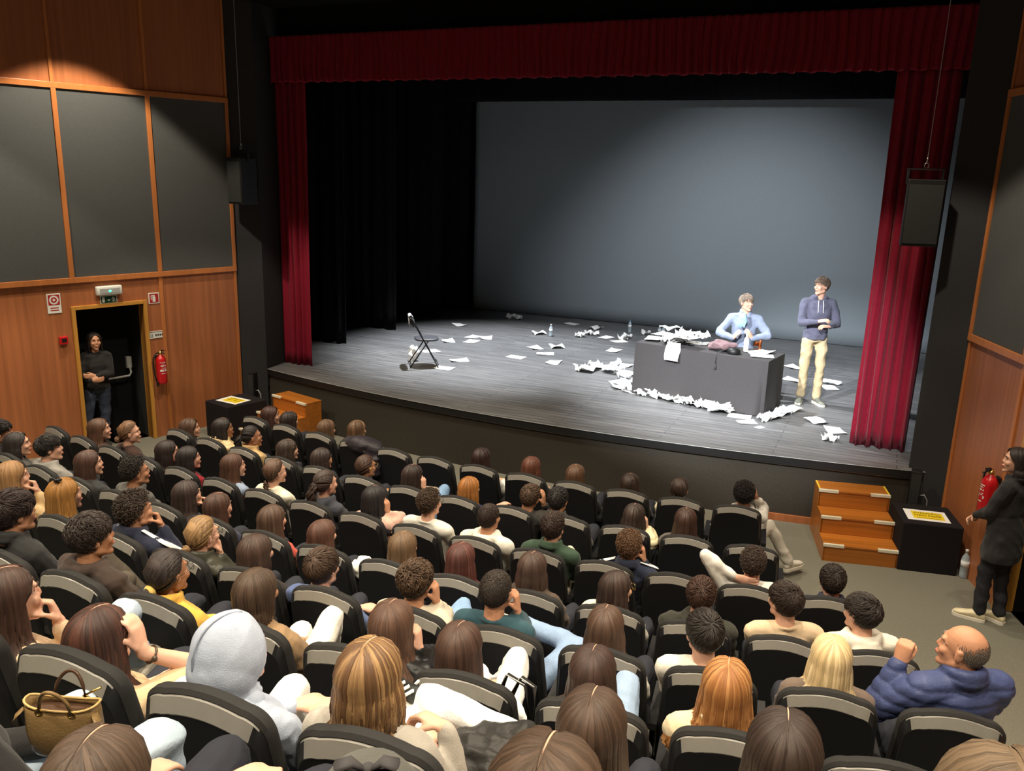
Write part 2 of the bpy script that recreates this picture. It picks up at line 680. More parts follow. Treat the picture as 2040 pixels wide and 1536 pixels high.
DOOR0, DOOR1, DOORZ = 1.43, 2.32, 1.93
for side in ('left', 'right'):
    M, s = wall_frame(side)
    mb = MB()
    T = 12.0
    th = -.12
    wbox(mb, s, 0, DOOR0, th, 0, -.1, 2.28)
    wbox(mb, s, DOOR1, T, th, 0, -.1, 2.28)
    wbox(mb, s, DOOR0, DOOR1, th, 0, DOORZ, 2.28)
    wbox(mb, s, 0, T, th, 0, 2.28, CEIL_Z + .1)
    o = struct(mb.build('wall_' + side, M_PANEL))
    o.matrix_world = M
    # timber trims
    n = 1 if side == 'left' else 11
    for z in (2.28, 4.64):
        mb = MB()
        wbox(mb, s, 0, T, 0, .035, z, z + .07)
        o = struct(mb.build('trim_%d' % n, M_TRIM, bevel=.004))
        o.matrix_world = M
        n += 1
    for k in range(8):
        t = k * 1.16
        mb = MB()
        w = .03 if k else .05
        wbox(mb, s, max(0, t - w), t + w, 0, .033, 2.35, 4.64)
        wbox(mb, s, max(0, t - w * .7), t + w * .7, 0, .018, 4.71, CEIL_Z)
        if k in (0, 1):
            wbox(mb, s, max(0, t - w * .9), t + w * .9, 0, .018, 0, 2.28)
        o = struct(mb.build('trim_%d' % n, M_TRIM, bevel=.004))
        o.matrix_world = M
        n += 1
    names = ['nearest the stage', 'over the doorway', 'second from the doorway towards the back', 'third from the doorway towards the back', 'fourth from the doorway towards the back', 'fifth from the doorway towards the back', 'by the back wall']
    for k in range(7):
        mb = MB()
        wbox(mb, s, k * 1.16 + (.05 if k == 0 else .03), (k + 1) * 1.16 - .03, 0, .012, 2.35, 4.64)
        o = mb.build('acoustic_panel', M_ACOUST)
        o.matrix_world = M
        tag(o, 'dark grey acoustic panel high on the %s wall, %s' % (side, names[k]), 'wall panel', 'acoustic panels on the %s wall' % side)
    # doorway: yellow timber frame, black leaf set back in the opening
    mb = MB()
    fw = .05
    wbox(mb, s, DOOR0 - fw, DOOR0, -.14, .03, 0, DOORZ + fw)
    wbox(mb, s, DOOR1, DOOR1 + fw, -.14, .03, 0, DOORZ + fw)
    wbox(mb, s, DOOR0, DOOR1, -.14, .03, DOORZ, DOORZ + fw)
    fr = struct(mb.build('trim_%d' % n, M_FRAME, bevel=.004))
    fr.matrix_world = M
    mb = MB()
    wbox(mb, s, DOOR0 - .3, DOOR0, -.75, -.14, 0, DOORZ + .05)
    wbox(mb, s, DOOR1, DOOR1 + .3, -.75, -.14, 0, DOORZ + .05)
    wbox(mb, s, DOOR0 - .3, DOOR1 + .3, -.75, -.14, DOORZ + .05, DOORZ + .1)
    wbox(mb, s, DOOR0 - .3, DOOR1 + .3, -.80, -.75, 0, DOORZ + .1)
    wbox(mb, s, DOOR0 - .3, DOOR1 + .3, -.75, -.12, -.05, 0)
    o = struct(mb.build('wall_%s_lobby' % side, M_DRAPE))
    o.matrix_world = M
    mb = MB()
    wbox(mb, s, DOOR0 + .01, DOOR1 - .01, -.46, -.41, 0.01, DOORZ)
    d = struct(mb.build('door_%d' % (1 if side == 'left' else 2), M_DRAPE))
    d.matrix_world = M
    mb = MB()
    zb = .88
    mb.tube([((DOOR0 + .09) * s, -.38, zb + .17), ((DOOR0 + .09) * s, -.33, zb + .04), ((DOOR0 + .12) * s, -.32, zb), ((DOOR1 - .12) * s, -.32, zb - .01), ((DOOR1 - .12) * s, -.41, zb - .01)], .014, 8)
    wbox(mb, s, DOOR0 + .055, DOOR0 + .125, -.41, -.36, zb + .10, zb + .26)
    mb.build('door_handle', M_STEEL, d, smooth=False)

ML, _ = wall_frame('left')
MRt, _ = wall_frame('right')


def on_wall(side, t, z, y=0.0):
    M, s = (ML, 1) if side == 'left' else (MRt, -1)
    # local frame of a thing hung on the wall: x along the wall to the viewer's right, y out of the wall, z up
    loc = M @ Vector((t * s, y, z))
    n = (M.to_3x3() @ Vector((0, 1, 0))).normalized()
    ang = math.atan2(n.y, n.x) - PI / 2
    return loc, ang


def wall_sign(name, label, side, t, z, w, h):
    loc, a = on_wall(side, t, z)
    r = thing(name, label, 'sign', loc, a)
    mb = MB()
    mb.box((-w / 2, 0, -h / 2), (w / 2, .008, h / 2))
    mb.build('plate', M_WHITEPL, r, bevel=.002)
    return r


def flat(mb, x0, x1, z0, z1, y=.0085, mi=0):
    mb.box((x0, y - .001, z0), (x1, y + .0008, z1), mi)


# on a wall the thing's +x points to the viewer's left
r = wall_sign('fire_hose_sign', 'white fire sign with red ring symbol on the timber left of the doorway', 'left', 2.56, 2.04, .165, .25)
mb = MB()
flat(mb, -.068, .068, -.02, .11)
mb.build('red_field', M_REDPRINT, r)
mb = MB()
ang = np.arange(28) * 2 * PI / 28
for rr, yy, mi in ((.056, .010, 0), (.036, .0112, 1), (.016, .0124, 0)):
    mb.rings([np.stack([np.cos(ang) * rr, np.full(28, yy - .003), np.sin(ang) * rr + .045], 1), np.stack([np.cos(ang) * rr, np.full(28, yy), np.sin(ang) * rr + .045], 1)], mi)
mb.build('ring_symbol', [M_WHITEPL, M_REDPRINT], r)
mb = MB()
for k in range(2):
    flat(mb, -.05, .05, -.062 - k * .03, -.05 - k * .03)
mb.build('caption_lines', M_REDPRINT, r)

r = wall_sign('extinguisher_sign', 'small square red fire extinguisher sign on the timber right of the door', 'left', 1.27, 1.99, .15, .15)
mb = MB()
flat(mb, -.062, .062, -.062, .062)
mb.build('red_field', M_REDPRINT, r)
mb = MB()
flat(mb, -.02, .022, -.048, .02, .0100)
flat(mb, -.012, .014, .02, .044, .0100)
flat(mb, .014, .04, .03, .042, .0100)
flat(mb, .034, .044, -.02, .036, .0100)
mb.build('extinguisher_symbol', M_WHITEPL, r)

loc, a = on_wall('left', 1.88, 2.155)
r = thing('emergency_light', 'white emergency light with glowing green spot above the door', 'light fitting', loc, a)
mb = MB()
mb.box((-.165, 0, -.06), (.165, .07, .06))
mb.build('housing', M_WHITEPL, r, bevel=.015, smooth=True)
mb = MB()
mb.box((-.13, .068, -.036), (.13, .074, .03))
mb.build('diffuser', M_STEEL, r, bevel=.003)
mb = MB()
mb.ell((0.0, .075, -.005), (.018, .006, .014))
mb.build('indicator', M_LED, r, smooth=True)

r = wall_sign('exit_sign', 'green exit sign with running figure between emergency light and door frame', 'left', 1.88, 2.03, .22, .11)
mb = MB()
flat(mb, -.10, .10, -.046, .046)
mb.build('green_field', M_GREEN, r)
mb = MB()
flat(mb, .055, .085, -.036, .036, .0100)
mb.build('doorway_symbol', M_WHITEPL, r)
mb = MB()
mb.add([(x, y, z) for y in (.0085, .0105) for x, z in ((-.016, .0), (.018, .0), (.001, -.026), (.006, .02), (-.004, .02))], [(0, 1, 2), (5, 7, 6), (0, 2, 7, 5), (1, 6, 7, 2), (0, 5, 6, 1)])
mb.build('arrow_symbol', M_WHITEPL, r)
mb = MB()
mb.ell((-.058, .0095, .024), (.009, .002, .009))
for a0, b0 in (((-.057, .022), (-.064, -.006)), ((-.064, -.006), (-.048, -.02)), ((-.048, -.02), (-.06, -.036)), ((-.064, -.006), (-.082, -.03)), ((-.058, .014), (-.038, .004)), ((-.059, .014), (-.078, .006))):
    mb.capsule((a0[0], .0095, a0[1]), (b0[0], .0095, b0[1]), .0042, .0042, 6)
mb.build('running_figure', M_WHITEPL, r)

for side, t, z, w in (('left', 1.27, 1.48, .22), ('right', 1.42, 1.46, .26)):
    r = wall_sign('notice_strip', 'small pale notice strip with pictograms %s' % ('between door frame and fire extinguisher' if side == 'left' else 'above the fire extinguisher behind the black-coated woman'), side, t - (.0 if side == 'left' else .12), z, w, .10)
    mb = MB()
    flat(mb, -w * .45, w * .45, .036, .042)
    for k in range(4):
        x = w * .05 - k * .03 + (0 if side == 'left' else .02)
        flat(mb, x - .009, x + .009, -.02, .008)
    flat(mb, w * .26, w * .38, -.03, -.024)
    flat(mb, w * .26, w * .29, -.03, .012)
    flat(mb, w * .36, w * .39, -.03, .012)
    mb.build('pictograms', M_GLASS, r)

loc, a = on_wall('left', 2.50, 1.56)
r = thing('call_point', 'small red fire alarm call point on the timber beside the doorway', 'alarm', loc, a)
mb = MB()
mb.box((-.05, 0, -.05), (.05, .045, .05))
mb.build('housing', M_REDP, r, bevel=.008)
mb = MB()
mb.box((-.03, .044, -.02), (.03, .049, .028))
mb.build('window', M_GLASS, r)


def extinguisher(side, t, z0, label):
    loc, a = on_wall(side, t, z0, .10)
    r = thing('fire_extinguisher', label, 'fire extinguisher', loc, a)
    r.scale = (.88, .88, .85)
    mb = MB()
    mb.lathe([(.02, 0), (.07, .0), (.078, .015), (.08, .05), (.08, .37), (.076, .41), (.055, .45), (.03, .47), (.026, .49)])
    mb.build('cylinder', M_REDP, r, smooth=True)
    mb = MB()
    mb.lathe([(.022, .48), (.026, .49), (.026, .52), (.016, .525), (.016, .545)], sides=12)
    mb.build('valve', M_GOLD, r, smooth=True)
    mb = MB()
    mb.tube([(0, 0, .535), (-.02, .03, .56), (-.04, .09, .565)], [.01, .012, .008], 8)
    mb.tube([(0, .01, .53), (-.01, .05, .525), (-.02, .1, .51)], [.008, .009, .007], 8)
    mb.build('handle', M_BLACK, r, smooth=True)
    mb = MB()
    mb.tube([(.02, 0, .52), (.08, .01, .515), (.125, .01, .44), (.13, .01, .3), (.115, .01, .14), (.09, .02, .02)], .011, 8)
    mb.capsule((.09, .02, .05), (.085, .02, -.02), .014, .018)
    mb.build('hose', M_BLACK, r, smooth=True)
    mb = MB()
    rows = [(.36, .012, .8), (.335, .012, .5), (.30, .02, .7), (.27, .008, .75), (.252, .008, .6), (.215, .03, .9), (.175, .012, .6)]
    for z, h, w in rows:
        aa = np.linspace(PI / 2 - w * .8, PI / 2 + w * .8, 9)
        for i in range(8):
            if random.random() < .25:
                continue
            q = [(math.cos(x) * .0812, math.sin(x) * .0812, zz) for x, zz in ((aa[i], z), (aa[i + 1], z), (aa[i + 1], z + h), (aa[i], z + h))]
            mb.add(q, [(0, 1, 2, 3)])
    mb.build('label_print', M_WHITEPL, r)
    mb = MB()
    mb.box((-.05, -.10, .40), (.05, -.075, .46))
    mb.box((-.012, -.1, .42), (.012, -.06, .44))
    mb.build('wall_bracket', M_BLACK, r)
    return r


extinguisher('left', 1.285, .80, 'red fire extinguisher with looped black hose hung beside the open doorway')
extinguisher('right', 1.10, .80, 'red fire extinguisher half hidden behind the woman in the black jacket')

# ------------------------------------------------------------------ stage house
PROS_L, PROS_R = (-4.96, 9.86), (4.02, 9.80)


def wall_seg(name, p, q, z0, z1, th, m):
    p = np.array(p)
    q = np.array(q)
    d = nrm(q - p)
    n = np.array([-d[1], d[0]]) * th
    mb = MB()
    mb.prism([p, q, q + n, p + n], z0, z1)
    return struct(mb.build(name, m))


wall_seg('wall_proscenium_left', (-5.27, 9.62), PROS_L, 0, CEIL_Z + .1, .12, M_BLACKWALL)
wall_seg('wall_proscenium_right', PROS_R, (4.42, 9.65), 0, CEIL_Z + .1, .12, M_BLACKWALL)
wall_seg('wall_reveal_left', PROS_L, (-5.06, 10.6), .5, CEIL_Z + .1, .1, M_BLACKWALL)
wall_seg('wall_reveal_right', (4.07, 10.6), PROS_R, .5, CEIL_Z + .1, .1, M_BLACKWALL)
mb = MB()
mb.box((-5.2, 10.5, 5.5), (4.3, 10.6, 7.8))
struct(mb.build('wall_header', M_DRAPE))
# stage floor with a curved nose
xs = np.linspace(-5.3, 4.45, 40)
nose = [(x, edge_y(x)) for x in xs]
mb = MB()
mb.prism(nose + [(4.45, 10.62), (7.5, 10.62), (7.5, 17.6), (-8.5, 17.6), (-8.5, 10.62), (-5.3, 10.62)], STAGE_Z - .1, STAGE_Z)
o = struct(mb.build('floor_stage', [M_STAGE, M_BLACK]))
for p in o.data.polygons:
    p.material_index = 0 if p.normal.z > .5 else 1
mb = MB()
inn = [(x, edge_y(x) + .03) for x in xs]
mb.prism(inn + [(4.45, 10.4), (-5.3, 10.4)], 0, STAGE_Z - .1)
struct(mb.build('wall_stage_front', M_STAGEFRONT))
mb = MB()
for dz, dy in ((STAGE_Z - .104, .012), (STAGE_Z - .006, -.003)):
    mb.tube([(x, edge_y(x) + dy, dz) for x in xs], .004, 5)
struct(mb.build('trim_30', M_STEEL))
mb = MB()
mb.prism([(x, edge_y(x) - .004) for x in xs if x > 2.4] + [(x, edge_y(x) + .04) for x in xs[::-1] if x > 2.4], 0, .08)
struct(mb.build('baseboard_stage', M_PANEL))
mb = MB()
mb.box((-8.6, 10.6, STAGE_Z), (-8.5, 17.7, 7.8))
struct(mb.build('wall_wing_left', M_DRAPE))
mb = MB()
mb.box((7.5, 10.6, STAGE_Z), (7.6, 17.7, 7.8))
struct(mb.build('wall_wing_right', M_DRAPE))
mb = MB()
mb.box((-8.6, 17.6, STAGE_Z), (7.6, 17.7, 7.8))
struct(mb.build('wall_stage_back', M_DRAPE))
mb = MB()
mb.box((-8.6, 10.5, 7.8), (7.6, 17.7, 7.9))
struct(mb.build('ceiling_stage', M_DRAPE))


def drape(name, label, cat, x0, x1, y, z0, z1, m, amp=.05, pitch=.13, seed=1, hem=.02, thick=.006, group=None, gather=0.0, slope=0.):
    g = np.random.default_rng(seed)
    L = abs(x1 - x0)
    n = max(24, int(L / pitch * 12))
    u = np.linspace(0, 1, n)
    ph = np.cumsum(g.uniform(.6, 1.5, n))
    ph = ph / ph[-1] * (L / pitch) * 2 * PI
    am = amp * (.75 + .25 * np.sin(np.linspace(0, 9, n) + seed))
    rings = []
    nz = 22
    for k in range(nz + 1):
        f = k / nz
        z = z0 + (z1 - z0) * f
        a = am * (.65 + .35 * (1 - f))
        yy = y + slope * (u - .5) * L + a * np.sin(ph + .35 * np.sin(f * 5 + u * 9)) + .3 * a * np.sin(2.3 * ph + 1)
        xx = x0 + (x1 - x0) * u + .012 * np.sin(f * 4 + u * 30)
        zz = np.full(n, z) + (hem * np.sin(ph * .5 + 1) * (1 - f) ** 8)
        rings.append(np.stack([xx, yy, zz], 1))
    mb = MB()
    mb.rings(rings, closed=False, cap=False)
    o = mb.build(name, m, smooth=True, recalc=True)
    s = o.modifiers.new('thick', 'SOLIDIFY')
    s.thickness = thick
    tag(o, label, cat, group)
    return o


drape('stage_curtain', 'drawn crimson stage curtain gathered at the house-left edge of the stage, by the folding chair', 'curtain', -5.06, -4.47, 10.36, STAGE_Z + .008, 5.1, M_RED, .055, .12, 3, hem=.005)
drape('stage_curtain', 'drawn crimson stage curtain beside the standing man and hanging speaker', 'curtain', 3.37, 3.99, 10.36, STAGE_Z + .008, 5.1, M_RED, .055, .12, 5, hem=.005)
drape('valance', 'long crimson pelmet hung across the top of the stage opening', 'curtain', -5.15, 4.1, 10.27, 4.97, 5.60, M_RED, .03, .105, 8, hem=.008)
bx, bz = (-0.522, 5.205)
drape('border_drape', 'black overhead border drape hiding the top of the grey backdrop', 'curtain', -5.6, 5.8, 16.4, bz, 7.6, M_DRAPE, .02, .3, 11, hem=0)
drape('backdrop', 'wide plain grey backdrop cloth closing the rear of the stage', 'backdrop', -5.0, 6.5, 16.9, STAGE_Z + .01, 7.2, M_BACK, .004, 1.3, 4, hem=0, slope=.012)
for i, (y, xe) in enumerate(((12.0, -5.02), (13.6, -5.0), (15.3, -4.98), (16.5, -4.95))):
    drape('wing_drape', 'black wing drape on the folding chair side of the stage, %s' % ['nearest the red curtain', 'second behind the red curtain', 'third behind the red curtain', 'beside the grey backdrop edge'][i], 'curtain', -7.6, xe, y, STAGE_Z + .01, 7.6, M_DRAPE, .05, .25, 20 + i, hem=0)
for i, (y, xe) in enumerate(((12.0, 4.6), (13.6, 4.6), (15.3, 4.6))):
    drape('wing_drape', 'black wing drape hidden behind the curtain by the standing man, %s' % ['front', 'middle', 'rear'][i], 'curtain', xe, 7.0, y, STAGE_Z + .01, 7.6, M_DRAPE, .05, .25, 30 + i, hem=0)


# hanging loudspeakers
def hanging_speaker(label, x, y, z0, z1, w, rotz):
    r = thing('hanging_speaker', label, 'loudspeaker', (x, y, z0), rotz)
    h = z1 - z0
    mb = MB()
    mb.prism([(-w / 2, -.14), (w / 2, -.14), (w * .36, .16), (-w * .36, .16)], 0, h)
    mb.build('cabinet', M_BLACK, r, bevel=.01)
    mb = MB()
    mb.box((-w / 2 + .015, -.15, .03), (w / 2 - .015, -.141, h - .05))
    mb.build('grille', mat('speaker_grille', (44, 46, 46), .7, .3, bump=.4, bscale=900), r)
    mb = MB()
    mb.box((-w / 2, -.02, h + .09), (w / 2, .02, h + .105))
    for sx in (-1, 1):
        mb.box((sx * w * .46 - .008, -.02, h - .05), (sx * w * .46 + .008, .02, h + .1))
    mb.build('bracket', M_BLACK, r)
    mb = MB()
    aa = np.linspace(-1.2, 4.2, 12)
    mb.tube([(.022 * math.cos(a), 0, h + .135 + .024 * math.sin(a)) for a in aa], .0055, 6)
    mb.tube([(0, 0, h + .16), (0, 0, h + .22)], .008, 6)
    mb.build('hook', M_CHROME, r, smooth=True)
    mb = MB()
    mb.tube([(0, 0, h + .21), (0, 0, CEIL_Z - z0)], .0035, 5)
    mb.build('cable', M_STEEL, r)
    return r


hanging_speaker('black loudspeaker hung on a cable in front of the crimson curtain by the standing man', 3.76, 9.62, 3.2, 3.86, .35, .2)
hanging_speaker('black loudspeaker hung on a cable in the dark corner by the timber wall', -4.98, 9.55, 3.26, 3.90, .32, -.2)


def column_speaker(label, x, y, h):
    r = thing('column_speaker', label, 'loudspeaker', (x, y, 0))
    mb = MB()
    mb.box((-.055, -.05, 0), (.055, .05, h))
    mb.build('cabinet', M_BLACK, r, bevel=.006)
    mb = MB()
    mb.box((-.045, -.053, h - .42), (.045, -.049, h - .03))
    mb.build('grille', MATS['speaker_grille'], r)
    mb = MB()
    mb.tube([(.055, 0, h - .28), (.10, -.01, h - .26), (.135, 0, h - .32), (.14, 0, h - .42), (.12, .02, .3), (.1, .03, .01)], .007, 6)
    mb.build('cord', M_STEEL, r, smooth=True)


column_speaker('slim black column speaker with looped pale cord behind the box near the doorway', -4.86, 9.42, .83)
column_speaker('slim black column speaker behind the box beside the wooden steps', 4.10, 9.58, .83)


# black boxes with notices
def felt_box(label, pts, h):
    pts = np.array(pts, float)
    c = pts.mean(0)
    r = thing('black_box', label, 'box', (c[0], c[1], 0))
    mb = MB()
    mb.prism(pts - c, 0, h)
    mb.build('body', M_DARKBOX, r, bevel=.012)
    return r


felt_box('black felt covered box standing against the timber wall near the doorway', [(-5.13, 8.72), (-4.60, 8.60), (-4.42, 9.20), (-4.95, 9.32)], .52)
felt_box('black felt covered box beside the wooden steps and water bottle', [(4.01, 8.78), (4.56, 8.90), (4.43, 9.44), (3.89, 9.33)], .52)


def notice(label, x, y, z, rot, w=.40, d=.29):
    r = thing('notice_sheet', label, 'notice', (x, y, z), rot)
    mb = MB()
    mb.box((-w / 2, -d / 2, 0), (w / 2, d / 2, .002))
    mb.build('sheet', M_WHITE, r)
    mb = MB()
    mb.box((-w * .34, -d * .33, .002), (w * .40, d * .33, .0026))
    mb.build('yellow_field', M_YELLOW, r)
    text_obj('lettering', 'ATEN\u00c7\u00c3O:', .052, M_TEXT, r, Matrix.Translation((.012, d * .19, .003)))
    text_obj('lettering', 'N\u00c3O PISAR', .052, M_TEXT, r, Matrix.Translation((.012, -d * .03, .003)))
    mb = MB()
    mb.box((-.10, -d * .26, .0026), (.125, -d * .235, .003))
    mb.build('small_print', M_TEXT, r)


notice('yellow warning notice lettered in capitals on the black box by the steps at the aisle', 4.22, 9.07, .5215, .19)
notice('yellow warning notice on the black box near the doorway', -4.80, 8.93, .5215, -.24 + .15)


# loose wooden steps
def steps(label, x, y, rot, w, tapes):
    r = thing('wooden_steps', label, 'steps', (x, y, 0), rot)
    h, d = .19, .29
    for k in range(3):
        mb = MB()
        mb.box((-w / 2 + .005, k * d + .012, k * h), (w / 2 - .005, k * d + .03, (k + 1) * h - .022))
        mb.build('riser', M_STEP, r)
        mb = MB()
        mb.box((-w / 2, k * d, (k + 1) * h - .022), (w / 2, (k + 1) * d + .01, (k + 1) * h))
        mb.build('tread', M_STEP, r, bevel=.004)
        for sx in (-1, 1):
            mb = MB()
            a, b = sorted((sx * w / 2, sx * (w / 2 - .20)))
            mb.box((a - .001, k * d - .002, (k + 1) * h - .026), (b + .001, k * d + .03, (k + 1) * h + .002))
            mb.build('nosing_tape', M_TAPE, r)
    for sx in (-1, 1):
        mb = MB()
        x0, x1 = sorted((sx * w / 2, sx * (w / 2 - .02)))
        prof = [(0.012, 0), (3 * d, 0), (3 * d, 3 * h - .022), (2 * d + .012, 3 * h - .022), (2 * d + .012, 2 * h - .022), (d + .012, 2 * h - .022), (d + .012, h - .022), (.012, h - .022)]
        n = len(prof)
        mb.add([(x0, p, q) for p, q in prof] + [(x1, p, q) for p, q in prof], [tuple(range(n)), tuple(range(2 * n - 1, n - 1, -1))] + [(i, n + i, n + (i + 1) % n, (i + 1) % n) for i in range(n)])
        mb.build('side_panel', M_STEP, r)
        if tapes:
            mb = MB()
            a, b = sorted((sx * w / 2, sx * (w / 2 - .018)))
            mb.box((a, 2 * d + .03, 3 * h), (b, 3 * d, 3 * h + .002))
            mb.build('edge_tape', M_YTAPE, r)


steps('portable wooden three tread steps with taped noses beside the box at the aisle', 3.655, 8.71, .235, .73, True)
steps('portable wooden three tread steps with taped noses behind the front row, near the doorway', -4.19, 8.66, -.235, .75, False)


# ------------------------------------------------------------------ things on the stage
TZ = STAGE_Z
TABLE = Matrix.Translation((1.40, 11.51, TZ)) @ Matrix.Rotation(-.175, 4, 'Z')
r = thing('table', 'long table hidden under the black cloth on stage', 'table', (1.40, 11.51, TZ), -.175)
mb = MB()
mb.box((-.92, -.31, .715), (.92, .31, .742))
mb.build('tabletop', M_STEP, r)
for sx in (-1, 1):
    for sy in (-1, 1):
        mb = MB()
        mb.box((sx * .85 - .02, sy * .26 - .02, .001), (sx * .85 + .02, sy * .26 + .02, .715))
        mb.build('leg', M_BLACK, r)
# the cloth
per = []
g = np.random.default_rng(4)
for (ax, ay), (bx_, by_) in (((-.95, -.34), (.95, -.34)), ((.95, -.34), (.95, .34)), ((.95, .34), (-.95, .34)), ((-.95, .34), (-.95, -.34))):
    n = int(max(abs(bx_ - ax), abs(by_ - ay)) / .03)
    for i in range(n):
        per.append((ax + (bx_ - ax) * i / n, ay + (by_ - ay) * i / n))
per = np.array(per)
rad = nrm(np.array([1, 1]))
outw = per / np.linalg.norm(per / np.array([.95, .34]), axis=1)[:, None]
outw = np.where(np.abs(per[:, :1]) > .949, np.array([[1., 0]]) * np.sign(per[:, :1]), 0) + np.where(np.abs(per[:, 1:]) > .339, np.array([[0, 1.]]) * np.sign(per[:, 1:]), 0)
sarc = np.arange(len(per)) * .03
rings = []
for k in range(12):
    f = k / 11
    z = .752 - f * .742
    w = (.002 + .016 * f * np.sin(sarc * 13 + .7) * np.sin(sarc * 2.1) + .012 * f)
    corner = np.exp(-((per - np.array([.90, -.34])) ** 2).sum(1) / .0012) * f * -.07
    rings.append(np.concatenate([per + outw * (w + corner)[:, None], np.full((len(per), 1), z)], 1))
mb = MB()
top = [np.concatenate([per * s_, np.full((len(per), 1), .754)], 1) for s_ in (.02, .5, .985)]
mb.rings(top + rings, cap=True, closed=True)
cl = mb.build('tablecloth', M_BLACKCLOTH, smooth=True)
cl.matrix_world = TABLE
smooth_by_angle(cl, 40)
tag(cl, 'black cloth draped to the stage floor over the long table', 'tablecloth')


def sheet_mesh(kind, seed, w=.21, h=.297):
    g = np.random.default_rng(seed)
    nx, ny = 7, 9
    u = np.linspace(-.5, .5, nx)
    v = np.linspace(-.5, .5, ny)
    U, V = np.meshgrid(u, v)
    X, Y = U * w, V * h
    if kind == 'flat':
        Z = .004 + .012 * (g.uniform(-1, 1) * U + g.uniform(-1, 1) * V) ** 2 * 4 + .012 * np.abs(U * g.uniform(0, 1) + V * g.uniform(-1, 1)) ** 2
    elif kind == 'bent':
        Z = .004 + .05 * np.abs(np.sin(3 * (U * g.uniform(-1, 1) + V * g.uniform(.6, 1)) + g.uniform(0, 3))) + .01 * g.random(U.shape)
        Y = Y * .85
    else:
        Z = .05 + .045 * np.sin(U * g.uniform(4, 9) + g.uniform(0, 6)) * np.cos(V * g.uniform(4, 9) + g.uniform(0, 6)) + .02 * g.normal(size=U.shape)
        X = X * .68 + .012 * g.normal(size=U.shape)
        Y = Y * .62 + .012 * g.normal(size=U.shape)
        Z = np.maximum(Z, .003)
    Z = Z - Z.min() + .002
    mb = MB()
    mb.rings([np.stack([X[j], Y[j], Z[j]], 1) for j in range(ny)], closed=False, cap=False)
    me = mb.mesh('paper_sheet')
    me.materials.append(M_WHITE)
    me.polygons.foreach_set('use_smooth', [kind != 'ball'] * len(me.polygons))
    return me


SHEETS = {k: [sheet_mesh(k, i * 3 + j) for i in range(5)] for j, k in enumerate(('flat', 'bent', 'ball'))}


def paper(kind, x, y, z, label, group, rot=None, scale=1., tilt=(0, 0)):
    o = bpy.data.objects.new('paper_sheet', random.choice(SHEETS[kind]))
    COL.objects.link(o)
    o.location = (x, y, z)
    o.rotation_euler = (tilt[0], tilt[1], random.uniform(0, 6.28) if rot is None else rot)
    o.scale = (scale, scale, scale)
    return tag(o, label, 'paper', group)


G_SC = 'loose sheets scattered over the open stage floor'
for x, y in [(-4.261, 14.801), (-1.738, 15.929), (-2.505, 14.793), (-3.450, 13.823), (-3.191, 13.874), (-3.655, 13.238), (-3.276, 13.425), (-1.272, 15.170), (-0.933, 14.925), (-2.046, 13.516), (-1.731, 13.767), (-0.757, 14.075), (-1.696, 13.140), (-2.027, 12.650), (-1.319, 12.594), (-2.715, 11.906), (-2.662, 11.304), (-2.351, 16.205), (-3.494, 12.302)]:
    paper('flat' if random.random() < .7 else 'bent', x, y, TZ + .001, 'loose white sheet lying on the open stage floor between chair and table', G_SC)
for x, y in [(-3.705, 16.099), (-3.519, 16.076), (-1.720, 14.939), (-1.667, 15.276), (-1.539, 15.236), (-0.935, 15.152), (-0.897, 15.352)]:
    paper('ball', x, y, TZ + .001, 'crumpled white sheet lying towards the back of the stage', 'crumpled sheets towards the back of the stage')
G_HL = 'papers heaped at the chair-side end of the draped table'
for i, (x, y) in enumerate([(-0.730, 12.284), (-0.628, 12.306), (-0.577, 12.499), (-0.533, 12.693), (-0.364, 12.467), (-0.248, 12.418), (-0.317, 12.868), (-0.274, 12.979), (-0.168, 12.506), (-0.047, 12.382), (0.036, 12.090), (0.095, 11.798), (0.191, 11.714), (0.165, 11.526), (0.308, 11.410), (0.376, 11.483)]):
    paper(['ball', 'bent', 'ball', 'flat'][i % 4], x, y, TZ + .002 + .012 * (i % 3), 'crumpled white paper heaped on the floor at the end of the draped table', G_HL, scale=1.1)
G_HF = 'papers heaped along the front foot of the draped table'
for i, (x, y) in enumerate([(0.556, 11.328), (0.609, 11.457), (0.713, 11.294), (0.810, 11.257), (0.912, 11.224), (1.006, 11.218), (1.100, 11.183), (1.193, 11.147), (1.291, 11.087), (1.370, 11.133), (1.466, 11.073), (1.548, 11.035), (1.583, 11.199), (1.657, 11.099), (1.737, 11.032), (1.813, 11.021), (0.682, 11.566), (1.711, 10.962)]):
    paper(['ball', 'bent', 'ball', 'ball'][i % 4], x, y, TZ + .002 + .012 * (i % 3), 'crumpled white paper heaped along the front foot of the black tablecloth', G_HF, scale=1.1)
for i, (x, y) in enumerate([(1.991, 10.906), (2.127, 10.670), (2.307, 10.522)]):
    paper('flat', x, y, TZ + .001, ['white sheet on the floor before the table corner, largest of three', 'white sheet on the floor before the table corner, middle one of three', 'small white scrap on the floor before the table corner'][i], 'sheets before the table corner', scale=[1, .8, .4][i])
for i, (x, y) in enumerate([(2.314, 10.854), (2.373, 11.020), (2.424, 11.156), (2.474, 11.322), (2.521, 11.461), (2.567, 11.515)]):
    paper(['ball', 'bent'][i % 2], x, y, TZ + .001 + .01 * (i % 2), 'crumpled white paper at the corner of the table nearest the standing man', 'papers at the table corner by the standing man')
